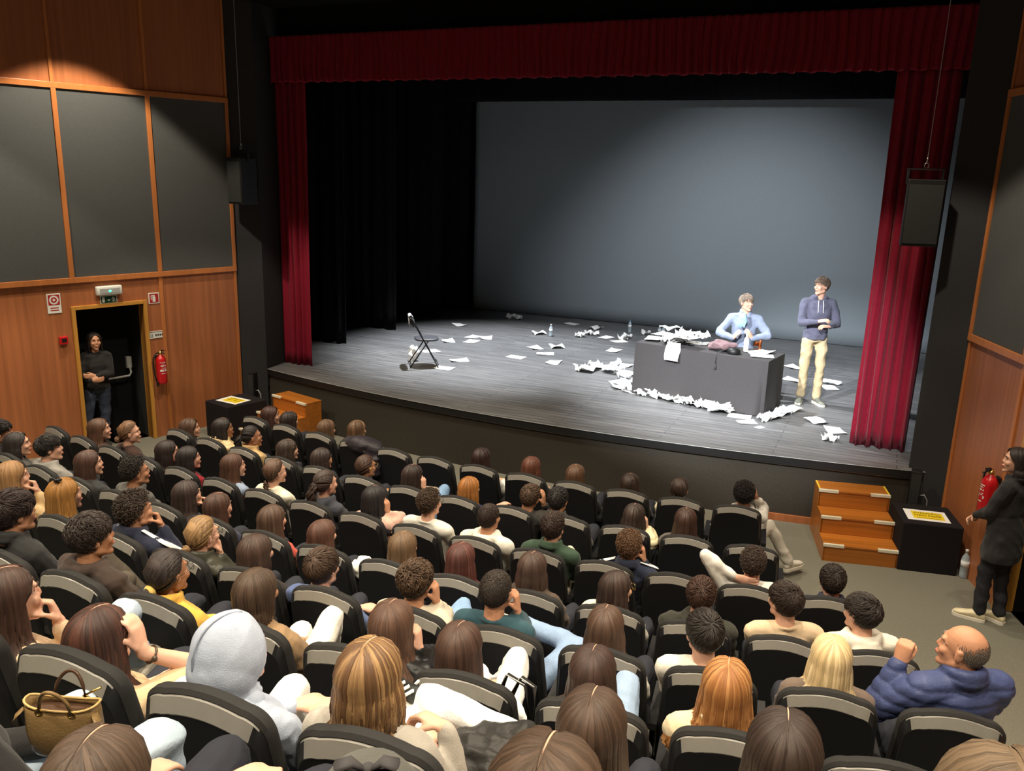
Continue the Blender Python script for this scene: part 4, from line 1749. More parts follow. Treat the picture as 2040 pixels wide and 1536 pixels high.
def tail(hr, pts, r0, r1, n=14, seed=0, wave=.0, turns=0):
    g = np.random.default_rng(seed)
    pts = np.array(pts, float)
    K = len(pts)
    f = np.linspace(0, 1, K)
    a = g.uniform(0, 6.28, n)
    q = np.sqrt(g.uniform(0, 1, n))
    env = np.interp(f, [0, .25, .8, 1], [r0 * .5, r0, r1, r1 * .3])
    aa = a[:, None] + turns * f[None, :] * 6.28
    ph = g.uniform(0, 6.28, n)[:, None]
    off = np.stack([np.cos(aa) * q[:, None] * env + wave * np.sin(f * 14 + ph), np.sin(aa) * q[:, None] * env + wave * np.cos(f * 12 + ph), 0 * aa], -1)
    P = pts[None] + off
    w = np.interp(f, [0, .2, .8, 1], [.008, .011, .009, .002])[None] * np.ones((n, 1))
    Nn = np.broadcast_to(np.stack([np.cos(a), np.sin(a), 0 * a], 1)[:, None], P.shape)
    hr.locks(P, w, Nn, w * .6)


def make_hair(style, col, H, Rh, J, parent, seed, near, opts):
    hr = Hair()
    m = hair_mat(col, opts.get('hi'))
    n = {0: 110, 1: 240, 2: 440}[near]
    P = lambda *v: H + Rh @ np.array(v)
    if style in ('long', 'wavy', 'bob'):
        hr.cap(H, Rh, 1.028)
        L = opts.get('L', .40 if style != 'bob' else .17)
        if style != 'bob' and (near == 2 or seed % 3):
            px = {'mid': 0., 'l': -.35, 'r': .35}[opts.get('part', 'mid')]
            pts = []
            for y in np.linspace(.60, -.12, 9):
                d = nrm([px, y, math.sqrt(max(.05, 1 - y * y - px * px))])
                pts.append(P(*(d * R_SKULL * 1.034 + C_SKULL)))
            mb = MB()
            mb.tube(pts, [.0008, .0018, .0021, .0021, .002, .0018, .0015, .001, .0004], 6, flat=.7)
            mb.build('hair_parting', SKINS[opts.get('skin', 'l')], parent, smooth=True)
        hair_long(hr, H, Rh, J, L, n, .010 if style == 'wavy' else .0022, seed, opts.get('part', 'mid'), opts.get('wide', 1.), .1 if style == 'bob' else 0)
    elif style == 'pony':
        hr.cap(H, Rh, 1.02)
        hair_slick(hr, H, Rh, (0, -.10, .03), 130, seed)
        b = P(0, -.118, .035)
        L = opts.get('L', .26)
        tail(hr, push_body(np.array([b + np.array([0, -.015 - .03 * math.sin(f * 3), .02 * math.sin(f * 2) - L * f]) for f in np.linspace(0, 1, 9)]), J), .03, .026, 26, seed, opts.get('wave', .004))
    elif style in ('bun', 'lowbun'):
        hr.cap(H, Rh, 1.02)
        zb = -.055 if style == 'lowbun' else .0
        hair_slick(hr, H, Rh, (0, -.10, zb), 130, seed)
        b = np.array([0, -.125, zb])
        g = np.random.default_rng(seed)
        for k in range(7):
            ax = nrm(g.normal(size=3))
            u, v_, _ = frame_of(ax)
            a = np.linspace(0, 6.2, 14)
            pts = [P(*(b + (u * math.cos(x) + v_ * math.sin(x)) * .022)) for x in a]
            tail(hr, pts, .008, .008, 3, seed + k)
    elif style == 'braid':
        hr.cap(H, Rh, 1.03)
        hair_slick(hr, H, Rh, (0.0, -.085, -.06), 130, seed)
        for k in range(3):
            pts = []
            for f in np.linspace(0, 1, 16):
                a = f * 13 + k * 2.09
                c = P(.03 * f, -.105 - .01 * f, -.06) + np.array([0, 0, -.14 * f])
                pts.append(c + np.array([math.cos(a) * .012, math.sin(a * 2) * .007, 0]))
            tail(hr, pts, .012, .010, 5, seed + k)
    elif style == 'slick':
        hr.cap(H, Rh, 1.02)
        hair_slick(hr, H, Rh, (0, -.095, -.03), 110, seed)
    elif style == 'slickshort':
        hr.cap(H, Rh, 1.045)
        hair_long(hr, H, Rh, J, .135, n, .002, seed, 'mid', .3, .5)
    elif style == 'short':
        hr.cap(H, Rh, 1.02)
        hair_short(hr, H, Rh, {0: 800, 1: 1500, 2: 2200}[near], opts.get('crop', .06), opts.get('side', .028), opts.get('lift', .014), seed, opts.get('fringe', .35), opts.get('messy', .42))
    elif style == 'buzz':
        hr.cap(H, Rh, 1.015)
        hair_short(hr, H, Rh, 2200, .020, .014, .003, seed, .1, .4)
    elif style == 'curly':
        hr.cap(H, Rh, 1.04)
        hair_curly(hr, H, Rh, {0: 420, 1: 1100, 2: 1300}[near], opts.get('rad', .010) * .62, opts.get('lift', .024), seed)
    elif style == 'bald':
        D = scalp_points(9000, seed)
        D = D[D[:, 1] < .3]
        g = np.random.default_rng(seed)
        keep = g.random(len(D)) < np.clip((.40 + .2 * (D[:, 1] < -.5) - D[:, 2]) / .45, 0, 1) * np.clip((.30 - D[:, 1]) / .3, 0, 1) * .8
        D = D[keep]
        f = np.linspace(0, 1, 4)
        t = np.array([0, -.2, -1.]) + g.normal(0, .25, D.shape)
        Pp = (D * R_SKULL * .965 + C_SKULL)[:, None] + t[:, None] * (.0075 * f)[None, :, None] + D[:, None] * .0012
        w = np.full((len(D), 4), .0009)
        hr.locks(Pp @ Rh.T + H, w, np.broadcast_to(D[:, None], Pp.shape) @ Rh.T, w * .5, 4)
    return hr.build('hair', m, parent)


EYE_MESH = {}


def face_details(H, Rh, parent, haircol, opts):
    P = lambda *v: Vector(H + Rh @ np.array(v))
    if 'e' not in EYE_MESH:
        mb = MB()
        mb.ell((0, 0, 0), (.0112, .0095, .0085), None, 12, 8)
        mb.ell((0, .0062, 0), (.0062, .0042, .0062), None, 10, 7, 1)
        o = mb.build('eye', [M_EYEW, M_EYED], None, smooth=True)
        EYE_MESH['e'] = o.data
        bpy.data.objects.remove(o)
    q = Matrix(Rh.tolist()).to_quaternion()
    for sx in (-1, 1):
        o = bpy.data.objects.new('eye', EYE_MESH['e'])
        COL.objects.link(o)
        o.parent = parent
        o.location = P(sx * .0315, .0612, .007)
        o.rotation_mode = 'QUATERNION'
        o.rotation_quaternion = q
    for sx in (-1, 1):
        mb = MB()
        mb.tube([P(sx * .014, .088, .027), P(sx * .03, .087, .034), P(sx * .05, .075, .028)], [.0035, .0042, .002], 6)
        mb.build('eyebrow', hair_mat(haircol), parent, smooth=True)
    mb = MB()
    mb.tube([P(-.022, .083, -.058), P(-.010, .0935, -.0545), P(0, .0955, -.056), P(.010, .0935, -.0545), P(.022, .083, -.058)], [.0012, .0034, .0038, .0034, .0012], 8)
    mb.tube([P(-.020, .083, -.060), P(0, .0945, -.0645), P(.020, .083, -.060)], [.0012, .0044, .0012], 8)
    mb.build('lips', M_LIP, parent, smooth=True)


def glasses(H, Rh, parent, m):
    P = lambda *v: H + Rh @ np.array(v)
    mb = MB()
    for sx in (-1, 1):
        a = np.linspace(0, 2 * PI, 21)
        mb.tube([P(sx * .034 + .024 * math.cos(x), .104 - abs(.024 * math.cos(x)) * .15, .004 + .021 * math.sin(x)) for x in a], .0016, 6)
        mb.tube([P(sx * .058, .098, .010), P(sx * .080, .05, .012), P(sx * .086, -.005, .008), P(sx * .086, -.02, -.012)], .0016, 6)
    mb.tube([P(-.010, .104, .008), P(.010, .104, .008)], .0022, 6)
    mb.build('glasses', m, parent, smooth=True)


VOX = {0: .0105, 1: .009, 2: .0075}


def person(label, loc, rz, J, Rh, spec):
    """J: joints in the person's own frame (x to their right, y ahead, z up)"""
    fem = spec.get('fem', False)
    near = spec.get('near', 0)
    seed = spec['seed']
    root = thing('person', label, 'person', loc, rz, spec.get('group'))
    H = J['H']
    skin = SKINS[spec.get('skin', 'l')]
    body = MB()
    head_parts(body, H, Rh, fem, .85 if fem else 1.0)
    neck_r = .046 if fem else .054
    body.capsule(J['N'] + np.array([0, 0, -.03]), H + Rh @ np.array([0, -.022, -.05]), neck_r * 1.12, neck_r)
    X = nrm(J['SR'] - J['SL'])
    Xh = nrm(J['HR'] - J['HL'])

    def torso(mb, e, hem=False):
        pts = [(J['pel'] + np.array([0, 0, -.07]), .10, .08, Xh), (J['pel'], .155, .115, Xh), (J['waist'], .128 if fem else .14, .095, nrm(X + Xh)), (J['chest'], .140 if fem else .165, .108 if fem else .112, X),
               ((J['SL'] + J['SR']) / 2 + np.array([0, 0, .0]), .136 if fem else .165, .086, X), (J['N'] + np.array([0, 0, -.012]), .062, .06, X)]
        if hem:
            pts[0] = (J['pel'] + np.array([0, 0, -.035]), .150, .112, Xh)
        secs = []
        for i, (c, rx, ry, a) in enumerate(pts):
            t = nrm(pts[min(i + 1, 5)][0] - pts[max(i - 1, 0)][0])
            b = nrm(np.cross(t, a))
            k = .35 if i == 5 else 1
            secs.append((c, rx + e * k, ry + e * k, a, b))
        mb.loft(secs, 18)
        for S in ('SL', 'SR'):
            mb.capsule(J[S] + (J['N'] - J[S]) * .75 + np.array([0, 0, -.02]), J[S], .052 + e * .8, .056 + e * .8)

    torso(body, -.018)
    hands = spec.get('hands', {})
    sleeve = spec.get('sleeve', 1.0)
    for sd, S, E, W in ((-1, 'SL', 'EL', 'WL'), (1, 'SR', 'ER', 'WR')):
        body.capsule(J[S], J[E], .046, .037)
        body.capsule(J[E], J[W], .037, .025)
        d, n, curl = hands.get(sd, (J[W] - J[E], np.array([0, 0, -1.]), .5))
        body.capsule(J[W], J[W] + nrm(d) * .02, .024, .024)
        add_hand(body, J[W] + nrm(d) * .012, d, n, curl, sd, .92 if fem else 1.0)
    for Hn, K, A, T in (('HL', 'KL', 'AL', 'TL'), ('HR', 'KR', 'AR', 'TR')):
        body.capsule(J[Hn], J[K], .07, .05)
        body.capsule(J[K], J[A], .048, .033)
        body.capsule(J[A] + np.array([0, 0, -.03]), J[A] + nrm(J[T] - J[A]) * .11 + np.array([0, 0, -.03]), .022, .016)
    job(body, 'body', skin, root, VOX[near] if not spec.get('fine') else .0065, 2)
    # upper garment
    kind, tc = spec['top']
    top = MB()
    fab = 'leather' if kind == 'leather' else ('shiny' if kind == 'puffer' else 'knit')
    e = {'sweater': .012, 'hoodie': .017, 'jacket': .020, 'leather': .019, 'puffer': .030, 'coat': .024, 'shirt': .008}[kind]
    torso(top, e, spec.get('hem', False))
    for sd, S, E, W in ((-1, 'SL', 'EL', 'WL'), (1, 'SR', 'ER', 'WR')):
        top.capsule(J[S], J[E], .052 + e, .043 + e * .9)
        cuff = J[E] + (J[W] - J[E]) * (.97 * sleeve if sleeve < 1 else .97)
        top.capsule(J[E], cuff, .043 + e * .9, (.030 if sleeve >= 1 else .036) + e * .6)
    if kind in ('hoodie',):
        c0 = J['N']
        r_ = .088
        pts = [c0 + X * math.sin(a) * r_ + np.cross(np.array([0, 0, 1.]), X) * math.cos(a) * r_ * .95 + np.array([0, 0, .012 + .012 * math.cos(a)]) for a in np.linspace(.5, 2 * PI - .5, 13)]
        bk = -np.cross(np.array([0, 0, 1.]), X)
        top.tube(pts, [.02, .028, .032, .036, .04, .043, .045, .043, .04, .036, .032, .028, .02], 10)
        top.ell(c0 + bk * .095 + np.array([0, 0, -.05]), (.105, .045, .075), np.stack([X, -bk, [0, 0, 1]], 1))
    if kind in ('jacket', 'puffer', 'leather', 'coat'):
        c0 = J['N'] + np.array([0, 0, .012])
        fw = np.cross(np.array([0, 0, 1.]), X)
        for dz, rr in ((0, .026), (.03, .02)):
            top.tube([c0 + X * math.sin(a) * .075 + fw * math.cos(a) * .078 + np.array([0, 0, dz - .018 * math.cos(a)]) for a in np.linspace(.55, 2 * PI - .55, 13)], rr * (1.2 if kind == 'puffer' else 1), 8)
    if kind == 'sweater':
        c0 = J['N'] + np.array([0, 0, -.004])
        fw = np.cross(np.array([0, 0, 1.]), X)
        top.tube([c0 + X * math.sin(a) * .062 + fw * math.cos(a) * .064 + np.array([0, 0, -.012 * math.cos(a)]) for a in np.linspace(0, 2 * PI, 17)], .013 + spec.get('collar', 0), 8)
    if spec.get('long_coat'):
        dn = np.array([0, 0, -1.])
        top.loft([(J['waist'], .165, .125, Xh, (0, 1, 0)), (J['pel'], .185, .15, Xh, (0, 1, 0)), (J['pel'] + dn * .18, .20, .155, Xh, (0, 1, 0)), (J['pel'] + dn * .26, .195, .15, Xh, (0, 1, 0))], 18)
    nm = {'sweater': 'sweater', 'hoodie': 'hoodie', 'jacket': 'jacket', 'leather': 'jacket', 'puffer': 'jacket', 'coat': 'coat', 'shirt': 'shirt'}[kind]
    post = quilt(.011, .062, seed) if kind == 'puffer' else wrinkle({'sweater': .005, 'hoodie': .007, 'shirt': .004}.get(kind, .006), 42, seed)
    to = job(top, nm, cloth(tc, fab), root, .0125 if near < 2 else .0095, 2, post)
    if spec.get('hood_up'):
        hd = MB()
        P = lambda *v: H + Rh @ np.array(v)
        hd.ell(P(0, -.022, .012), (.116, .124, .134), Rh, 22, 14)
        hd.ell(P(0, -.05, -.03), (.118, .105, .12), Rh, 22, 14)
        hd.capsule(P(0, -.05, -.05), J['N'] + np.array([0, -.05, .0]), .105, .10)
        hd.capsule(J['N'] + X * -.07, J['N'] + X * .07, .06, .06)
        ho = job(hd, 'hood', cloth(tc, fab), root, .009, 4, wrinkle(.006, 26, seed + 9))
        sm = MB()
        sm.tube([P(0, -.022 - .121 * math.sin(x), .012 + .131 * math.cos(x)) for x in np.linspace(-.5, 1.7, 12)], .0035, 6)
        sm.build('seam', cloth(tuple(int(v * .88) for v in tc), fab), ho, smooth=True)
    # trousers
    bt = MB()
    ce = .018
    bt.loft([(J['pel'] + np.array([0, 0, .05]), .135, .10, Xh, np.cross(nrm(J['waist'] - J['pel']), Xh)), (J['pel'], .152, .118, Xh, np.cross(nrm(J['waist'] - J['pel']), Xh)), (J['pel'] + nrm(J['pel'] - J['waist']) * .07, .13, .10, Xh, np.cross(nrm(J['waist'] - J['pel']), Xh))], 16)
    for Hn, K, A in (('HL', 'KL', 'AL'), ('HR', 'KR', 'AR')):
        bt.capsule(J[Hn], J[K], .086 + ce * .3, .060 + ce * .6)
        bt.capsule(J[K], J[A] + (J[K] - J[A]) * .04, .056 + ce * .7, .042 + ce * spec.get('flare', 1.0))
    job(bt, 'trousers', cloth(spec.get('legcol', (40, 42, 50)), 'denim'), root, .015 if near < 2 else .011, 2, wrinkle(.007, 36, seed + 3))
    # shoes
    sc_ = spec.get('shoecol', (214, 208, 196))
    for A, T in (('AL', 'TL'), ('AR', 'TR')):
        sh = MB()
        d = J[T] - J[A]
        up = nrm(J.get('foot_up_' + A[1], np.array([0, 0, 1.])))
        d = nrm(d - up * (d @ up))
        lat = np.cross(d, up)
        base = J[A] - up * .055
        rg = []
        for f, w_, h_ in ((-.055, .026, .05), (-.03, .034, .075), (.03, .037, .085), (.09, .041, .06), (.15, .044, .045), (.19, .034, .035), (.207, .012, .022)):
            a = np.arange(14) * 2 * PI / 14
            rg.append(base + d * f + np.outer(np.cos(a) * w_, lat) + np.outer((np.sin(a) * .5 + .5) ** .8 * h_ - .008, up))
        sh.rings(rg)
        so = sh.build('shoe', cloth(sc_, 'leather'), root, smooth=True)
        sl = MB()
        rg = []
        for f, w_ in ((-.06, .022), (-.035, .037), (.03, .040), (.09, .045), (.15, .048), (.195, .037), (.212, .012)):
            c = base + d * f
            rg.append([c + lat * w_ - up * .028, c + lat * w_ + up * .0, c - lat * w_ + up * .0, c - lat * w_ - up * .028])
        sl.rings(rg)
        sl.build('sole', spec.get('solemat', M_SOLE), so)
        if spec.get('stripes'):
            st = MB()
            for k in range(3):
                f = .045 + k * .028
                for sgn in (-1, 1):
                    st.tube([base + d * (f + .03) + lat * sgn * .0435 + up * .004, base + d * (f + .012) + lat * sgn * .043 + up * .03, base + d * (f - .006) + lat * sgn * .034 + up * .058], .0065, 6, ref=lat)
            st.build('stripes', M_WHITE, so, smooth=True)
    if not spec.get('hood_up'):
        make_hair(spec['hair'][0], spec['hair'][1], H, Rh, J, root, seed, near, spec)
    if spec.get('armstripe'):
        for sd, S, E in ((-1, 'SL', 'EL'), (1, 'SR', 'ER')):
            ax = nrm(J[E] - J[S])
            o_ = nrm(np.array([sd * .7, -.25, .8]) - ax * (ax @ np.array([sd * .7, -.25, .8])))
            mb = MB()
            mb.tube([J['N'] * .45 + J[S] * .55 + np.array([0, 0, .068]), J[S] + o_ * .078, J[S] * .7 + J[E] * .3 + o_ * .076, J[S] * .35 + J[E] * .65 + o_ * .072, J[E] * .95 + J[S] * .05 + o_ * .068], .022, 8, ref=o_, flat=.22)
            mb.build('sleeve_stripe', M_WHITE, to, smooth=True)
    if spec.get('cords'):
        fw = np.cross(np.array([0, 0, 1.]), X)
        for sx in (-1, 1):
            mb = MB()
            mb.tube([J['N'] + fw * .105 + X * sx * .03 + np.array([0, 0, -.02]), J['N'] + fw * .135 + X * sx * .035 + np.array([0, 0, -.09]), J['N'] + fw * .15 + X * sx * .034 + np.array([0, 0, -.18])], .005, 6)
            mb.build('drawstring', M_WHITE, to, smooth=True)
    if spec.get('bracelet'):
        ax = nrm(J['WR'] - J['ER'])
        u_, v_, _ = frame_of(ax)
        c = J['WR'] - ax * .03
        mb = MB()
        mb.tube([c + (u_ * math.cos(x) + v_ * math.sin(x)) * .030 for x in np.linspace(0, 6.283, 17)], .004, 6)
        mb.ell(c + u_ * .034, (.010, .010, .012))
        mb.build('bracelet', cloth((70, 58, 44), 'leather'), root, smooth=True)
    if spec.get('scrunchie'):
        P = lambda *v: H + Rh @ np.array(v)
        mb = MB()
        mb.tube([P(.022 * math.cos(x), -.112, -.05 + .022 * math.sin(x)) for x in np.linspace(0, 6.283, 15)], .016, 8, ref=(0, 1, 0))
        mb.build('scrunchie', cloth(spec['scrunchie']), root, smooth=True)
    if spec.get('face', True):
        face_details(H, Rh, root, spec['hair'][1] if spec['hair'][0] != 'bald' else (120, 105, 95), spec)
    if spec.get('glasses'):
        glasses(H, Rh, root, M_GLASS if spec['glasses'] == 1 else M_GOLD)
    return root, J


def world_dir_to_local(v, rz):
    return rotz(-rz) @ np.asarray(v, float)


def head_rot(yaw, pitch, roll=0.):
    return rotz(yaw) @ rotx(-pitch) @ roty(roll)


FOCUS = np.array([2.2, 11.9, 1.9])


def seated(row, seat_s, hs, hz, label, hair, top, arms='lap', legs='n', **sp):
    """hs, hz: where the head is, measured along the row's arc and up"""
    loc, a = seat_frame(row, seat_s)
    base = loc[2]
    sp['hair'] = hair
    sp['top'] = top
    sp['near'] = sp.get('near', 0 if row <= 2 else (1 if row <= 5 else 2))
    sp['seed'] = sp.get('seed', int(abs(row * 1000 + seat_s * 37)) + 1)
    fem = sp.get('fem', False)
    H = np.array([hs - seat_s, .20, hz - base])
    hx = H[0]
    # head turned to the two men on stage unless given
    Pw = np.array([*loc[:2], 0]) + rotz(a) @ H
    d = rotz(-a) @ (FOCUS - np.array([Pw[0], Pw[1], hz]))
    yaw = math.atan2(-d[0], d[1]) * sp.get('turn', (.35 if row == 1 and seat_s > -2.8 else (.8 if seat_s > -1.2 else 1.0))) + sp.get('yaw', 0.)
    pitch = sp.get('pitch', -.06)
    Rh = head_rot(yaw, pitch, sp.get('roll', 0.))
    tw = yaw * .30 + sp.get('twist', 0.)
    T = rotz(tw)
    pel = np.array([hx * .35, .23, .43])
    N = H + Rh @ np.array([0, -.035, -.10]) + np.array([0, -.005, -.036])
    chest = pel + (N - pel) * .66 + np.array([0, .025, 0])
    waist = pel + (N - pel) * .32 + np.array([0, .015, 0])
    sw = .155 if fem else .178
    sz = N[2] - (.062 if fem else .055)
    sc = np.array([N[0], N[1] + .005, sz])
    J = dict(H=H, N=N, chest=chest, waist=waist, pel=pel)
    J['SL'] = sc + T @ np.array([-sw, 0, 0])
    J['SR'] = sc + T @ np.array([sw, 0, 0])
    J['HL'] = pel + np.array([-.09, .02, -.01])
    J['HR'] = pel + np.array([.09, .02, -.01])
    kz = .50
    J['KL'] = pel + np.array([-.14, .42, kz - .43])
    J['KR'] = pel + np.array([.14, .42, kz - .43])
    J['AL'] = J['KL'] + np.array([0, .02, -.39])
    J['AR'] = J['KR'] + np.array([0, .02, -.39])
    J['TL'] = J['AL'] + np.array([-.02, .16, -.05])
    J['TR'] = J['AR'] + np.array([.02, .16, -.05])
    if legs == 'crossR':      # right ankle on left knee
        J['KR'] = pel + np.array([.30, .36, .14])
        J['AR'] = pel + np.array([-.10, .46, .16])
        J['TR'] = J['AR'] + np.array([-.12, .07, .02])
        J['foot_up_R'] = np.array([.3, .3, 1.])
    if legs == 'crossL':
        J['KL'] = pel + np.array([-.30, .36, .14])
        J['AL'] = pel + np.array([.10, .46, .16])
        J['TL'] = J['AL'] + np.array([.12, .07, .02])
    if legs == 'kneeR':       # right thigh over left, knee high
        J['KR'] = pel + np.array([.05, .42, .20])
        J['AR'] = pel + np.array([-.12, .62, -.16])
        J['TR'] = J['AR'] + np.array([-.05, .14, -.06])
    if legs == 'kneeL':
        J['KL'] = pel + np.array([-.05, .42, .20])
        J['AL'] = pel + np.array([.12, .62, -.16])
        J['TL'] = J['AL'] + np.array([.05, .14, -.06])
    if legs == 'outR':        # right leg out to the side
        J['KR'] = pel + np.array([.30, .30, .08])
        J['AR'] = pel + np.array([.52, .30, -.28])
        J['TR'] = J['AR'] + np.array([.10, .12, -.05])
    for k_, v_ in sp.get('joints', {}).items():
        J[k_] = pel + np.array(v_)
    hands = {}
    au, al = (.265, .235) if fem else (.285, .25)
    for sd, S in ((-1, 'SL'), (1, 'SR')):
        code = arms if isinstance(arms, str) else arms[0 if sd < 0 else 1]
        P = lambda *v: H + Rh @ np.array(v)
        out = np.array([sd * .30, .05, J[S][2] - .30])
        if code == 'lap':
            Tg = pel + np.array([sd * .07, .30, .10])
            d_, n_, c_ = np.array([-sd * .5, .8, -.1]), np.array([0, 0, -1.]), .5
            hint = J[S] + np.array([sd * .3, -.2, -.3])
        elif code == 'rest':
            Tg = pel + np.array([sd * .26, .22, .13])
            d_, n_, c_ = np.array([0, 1., -.2]), np.array([0, 0, -1.]), .35
            hint = J[S] + np.array([sd * .3, -.2, -.3])
        elif code == 'chin':      # fist under the chin
            Tg = P(sd * .035, .075, -.165)
            d_, n_, c_ = Rh @ np.array([-sd * .25, .15, 1.]), Rh @ np.array([-sd * .3, -1., 0]), 1.25
            hint = J[S] + np.array([sd * .22, .35, -.8])
        elif code == 'mouth':
            Tg = P(sd * .055, .125, -.15)
            d_, n_, c_ = Rh @ np.array([-sd * .35, -.1, 1.]), Rh @ np.array([-sd * .2, -1., -.1]), 1.3
            hint = J[S] + np.array([sd * .2, .35, -.8])
        elif code == 'cheek':
            Tg = P(sd * .105, .035, -.125)
            d_, n_, c_ = Rh @ np.array([-sd * .10, .12, 1.]), Rh @ np.array([-sd * 1., -.2, 0]), .95
            hint = J[S] + np.array([sd * .22, .22, -.8])
        elif code == 'temple':
            Tg = P(sd * .115, .06, -.06)
            d_, n_, c_ = Rh @ np.array([-sd * .2, .0, 1.]), Rh @ np.array([-sd * 1., -.3, 0]), .45
            hint = J[S] + np.array([sd * .35, .35, -.7])
        elif code == 'nape':
            Tg = P(sd * .12, -.085, -.085)
            d_, n_, c_ = Rh @ np.array([-sd * 1., -.32, -.05]), Rh @ np.array([-sd * .25, 1., 0]), .30
            hint = J[S] + np.array([sd * .5, .05, .05])
        elif code == 'cross':
            Tg = chest + np.array([-sd * .10, .16, -.06 + .02 * sd])
            d_, n_, c_ = np.array([-sd * 1., .1, 0]), np.array([0, -1., 0]), .5
            hint = J[S] + np.array([sd * .3, .1, -.4])
        elif code == 'show':      # hand held up ahead
            Tg = P(sd * .13, .16, -.02)
            d_, n_, c_ = Rh @ np.array([-sd * .55, -.1, .6]), Rh @ np.array([-sd * .5, -.7, -.3]), .6
            hint = J[S] + np.array([sd * .4, .3, -.3])
        else:
            Tg, d_, n_, hint, c_ = code
            Tg = H + np.array(Tg)
            d_, n_, hint = np.array(d_), np.array(n_), J[S] + np.array(hint)
        E, W = ik(J[S], Tg, au, al, hint)
        J['E' + S[1]], J['W' + S[1]] = E, W
        if code == 'lap':
            d_ = nrm(d_) + .6 * nrm(W - E)
        hands[sd] = (d_, n_, c_)
        if code not in ('lap', 'rest', 'cross'):
            sp['fine'] = True
    sp['hands'] = hands
    r, _ = person(label, loc, a, J, Rh, sp)
    st = SEATS.get((row, sp.get('seat_i')))
    if st:
        st['occ'] = sp.get('short', label)
    return r


def standing(label, x, y, z, rz, hair, top, head_yaw, targets, hint, height=1.75, lean=(0, 0), feet=None, pitch=-.05, **sp):
    sp['hair'] = hair
    sp['top'] = top
    sp['hem'] = True
    k = height / 1.75
    fem = sp.get('fem', False)
    lx, ly = lean
    feet = feet or ((-.10, 0., -.25), (.10, .0, .25))
    J = {}
    J['pel'] = np.array([lx * .6, ly * .6, .95]) * k
    J['waist'] = np.array([lx * .75, ly * .75 + .01, 1.10]) * k
    J['chest'] = np.array([lx * .9, ly * .9 + .015, 1.28]) * k
    J['N'] = np.array([lx, ly - .02, 1.475]) * k
    J['H'] = np.array([lx, ly + .02, 1.64]) * k
    tw = sp.get('twist', 0.)
    T = rotz(tw)
    sw = .155 if fem else .185
    for sd, n in ((-1, 'L'), (1, 'R')):
        J['S' + n] = (np.array([lx, ly - .015, 1.405]) + T @ np.array([sd * sw, 0, 0])) * k
        J['H' + n] = J['pel'] + np.array([sd * .09, 0, -.03]) * k
        fx, fy, fr = feet[0 if sd < 0 else 1]
        J['A' + n] = np.array([fx, fy - .03, .085])
        J['K' + n] = (J['H' + n] + J['A' + n]) / 2 + np.array([sd * .01, .03, .02])
        J['T' + n] = J['A' + n] + np.array([math.sin(fr) * .16, math.cos(fr) * .16, 0])
    Rh = head_rot(head_yaw, pitch, sp.get('roll', 0.))
    hands = {}
    for sd, S in ((-1, 'SL'), (1, 'SR')):
        tg, d_, n_, c_ = targets[0 if sd < 0 else 1]
        E, W = ik(J[S], np.array(tg) * k, .285 * k, .25 * k, J[S] + np.array(hint[0 if sd < 0 else 1]))
        J['E' + S[1]], J['W' + S[1]] = E, W
        hands[sd] = (np.array(d_, float), np.array(n_, float), c_)
    sp['hands'] = hands
    return person(label, (x, y, z), rz, J, Rh, sp)


def A(row, i, hd, short, label, hair, top, arms='lap', legs='n', **sp):
    sp['short'] = short
    sp['seat_i'] = i
    return seated(row, float(ROW_S[row][i]), hd[0], hd[1], 'person ' + label, hair, top, arms, legs, **sp)


BLK, DKB, BRN, LBR = (36, 30, 29), (54, 40, 33), (78, 57, 44), (112, 86, 60)
GING, BLON, DBLO, AUB = (150, 96, 52), (224, 196, 146), (146, 112, 66), (88, 52, 40)
KN, WH, CRM, BEI, GRY, NAVY, DGR = (38, 37, 38), (232, 230, 220), (226, 214, 184), (206, 178, 142), (120, 118, 112), (40, 46, 66), (58, 58, 56)
F = dict(fem=True)

# front row
A(1, 11, (2.815, 0.923), 'curly haired person in pale hoodie', 'with dark curls in a pale hoodie, head on hand, front row aisle end', ('curly', BLK), ('hoodie', (206, 202, 194)), ('lap', 'temple'), 'outR', legcol=(196, 190, 178), skin='m', near=1)
A(1, 10, (2.205, 0.887), 'person with messy low bun', 'with messy brown low bun and cream sleeves in the front row', ('lowbun', DKB), ('sweater', CRM), **F)
A(1, 9, (1.721, 0.865), 'dark haired front row person beside the low bun', 'with smooth dark hair sitting beside the low bun in the front row', ('long', DKB), ('sweater', DGR), **F)
A(1, 8, (1.159, 0.873), 'brown haired front row person in dark coat', 'with loose light brown hair in dark coat, front row', ('long', (98, 72, 54)), ('jacket', KN), L=.3, **F)
A(1, 7, (0.678, 0.881), 'reddish bob in the front row', 'with reddish brown bob, alone hair colour of that kind in the front row', ('bob', (98, 60, 46)), ('sweater', KN), **F)
A(1, 6, (0.107, 0.886), 'dark bob in white top', 'with dark bob and white top in the front row', ('bob', (50, 34, 32)), ('sweater', WH), L=.15, **F)
A(1, 3, (-1.511, 0.930), 'person before the dark coat hung on a seat', 'with streaked brown hair in the front row, dark coat over the seat', ('long', (96, 72, 52)), ('sweater', KN), L=.28, hi=(176, 140, 100), **F)
A(1, 2, (-1.972, 0.861), 'light brown haired person by the steps', 'with straight light brown hair in the front row in front of bare stage wall', ('long', (104, 78, 58)), ('sweater', DGR), L=.3, **F)
A(1, 1, (-2.573, 0.857), 'dark haired person before the steps', 'with dark straight hair directly in front of the wooden steps', ('long', (48, 38, 34)), ('sweater', KN), L=.3, **F)
A(1, 0, (-2.896, 0.862), 'brown haired person at the far end of the front row', 'with brown hair in profile at the doorway end of the front row', ('long', (66, 44, 38)), ('sweater', KN), L=.28, **F)
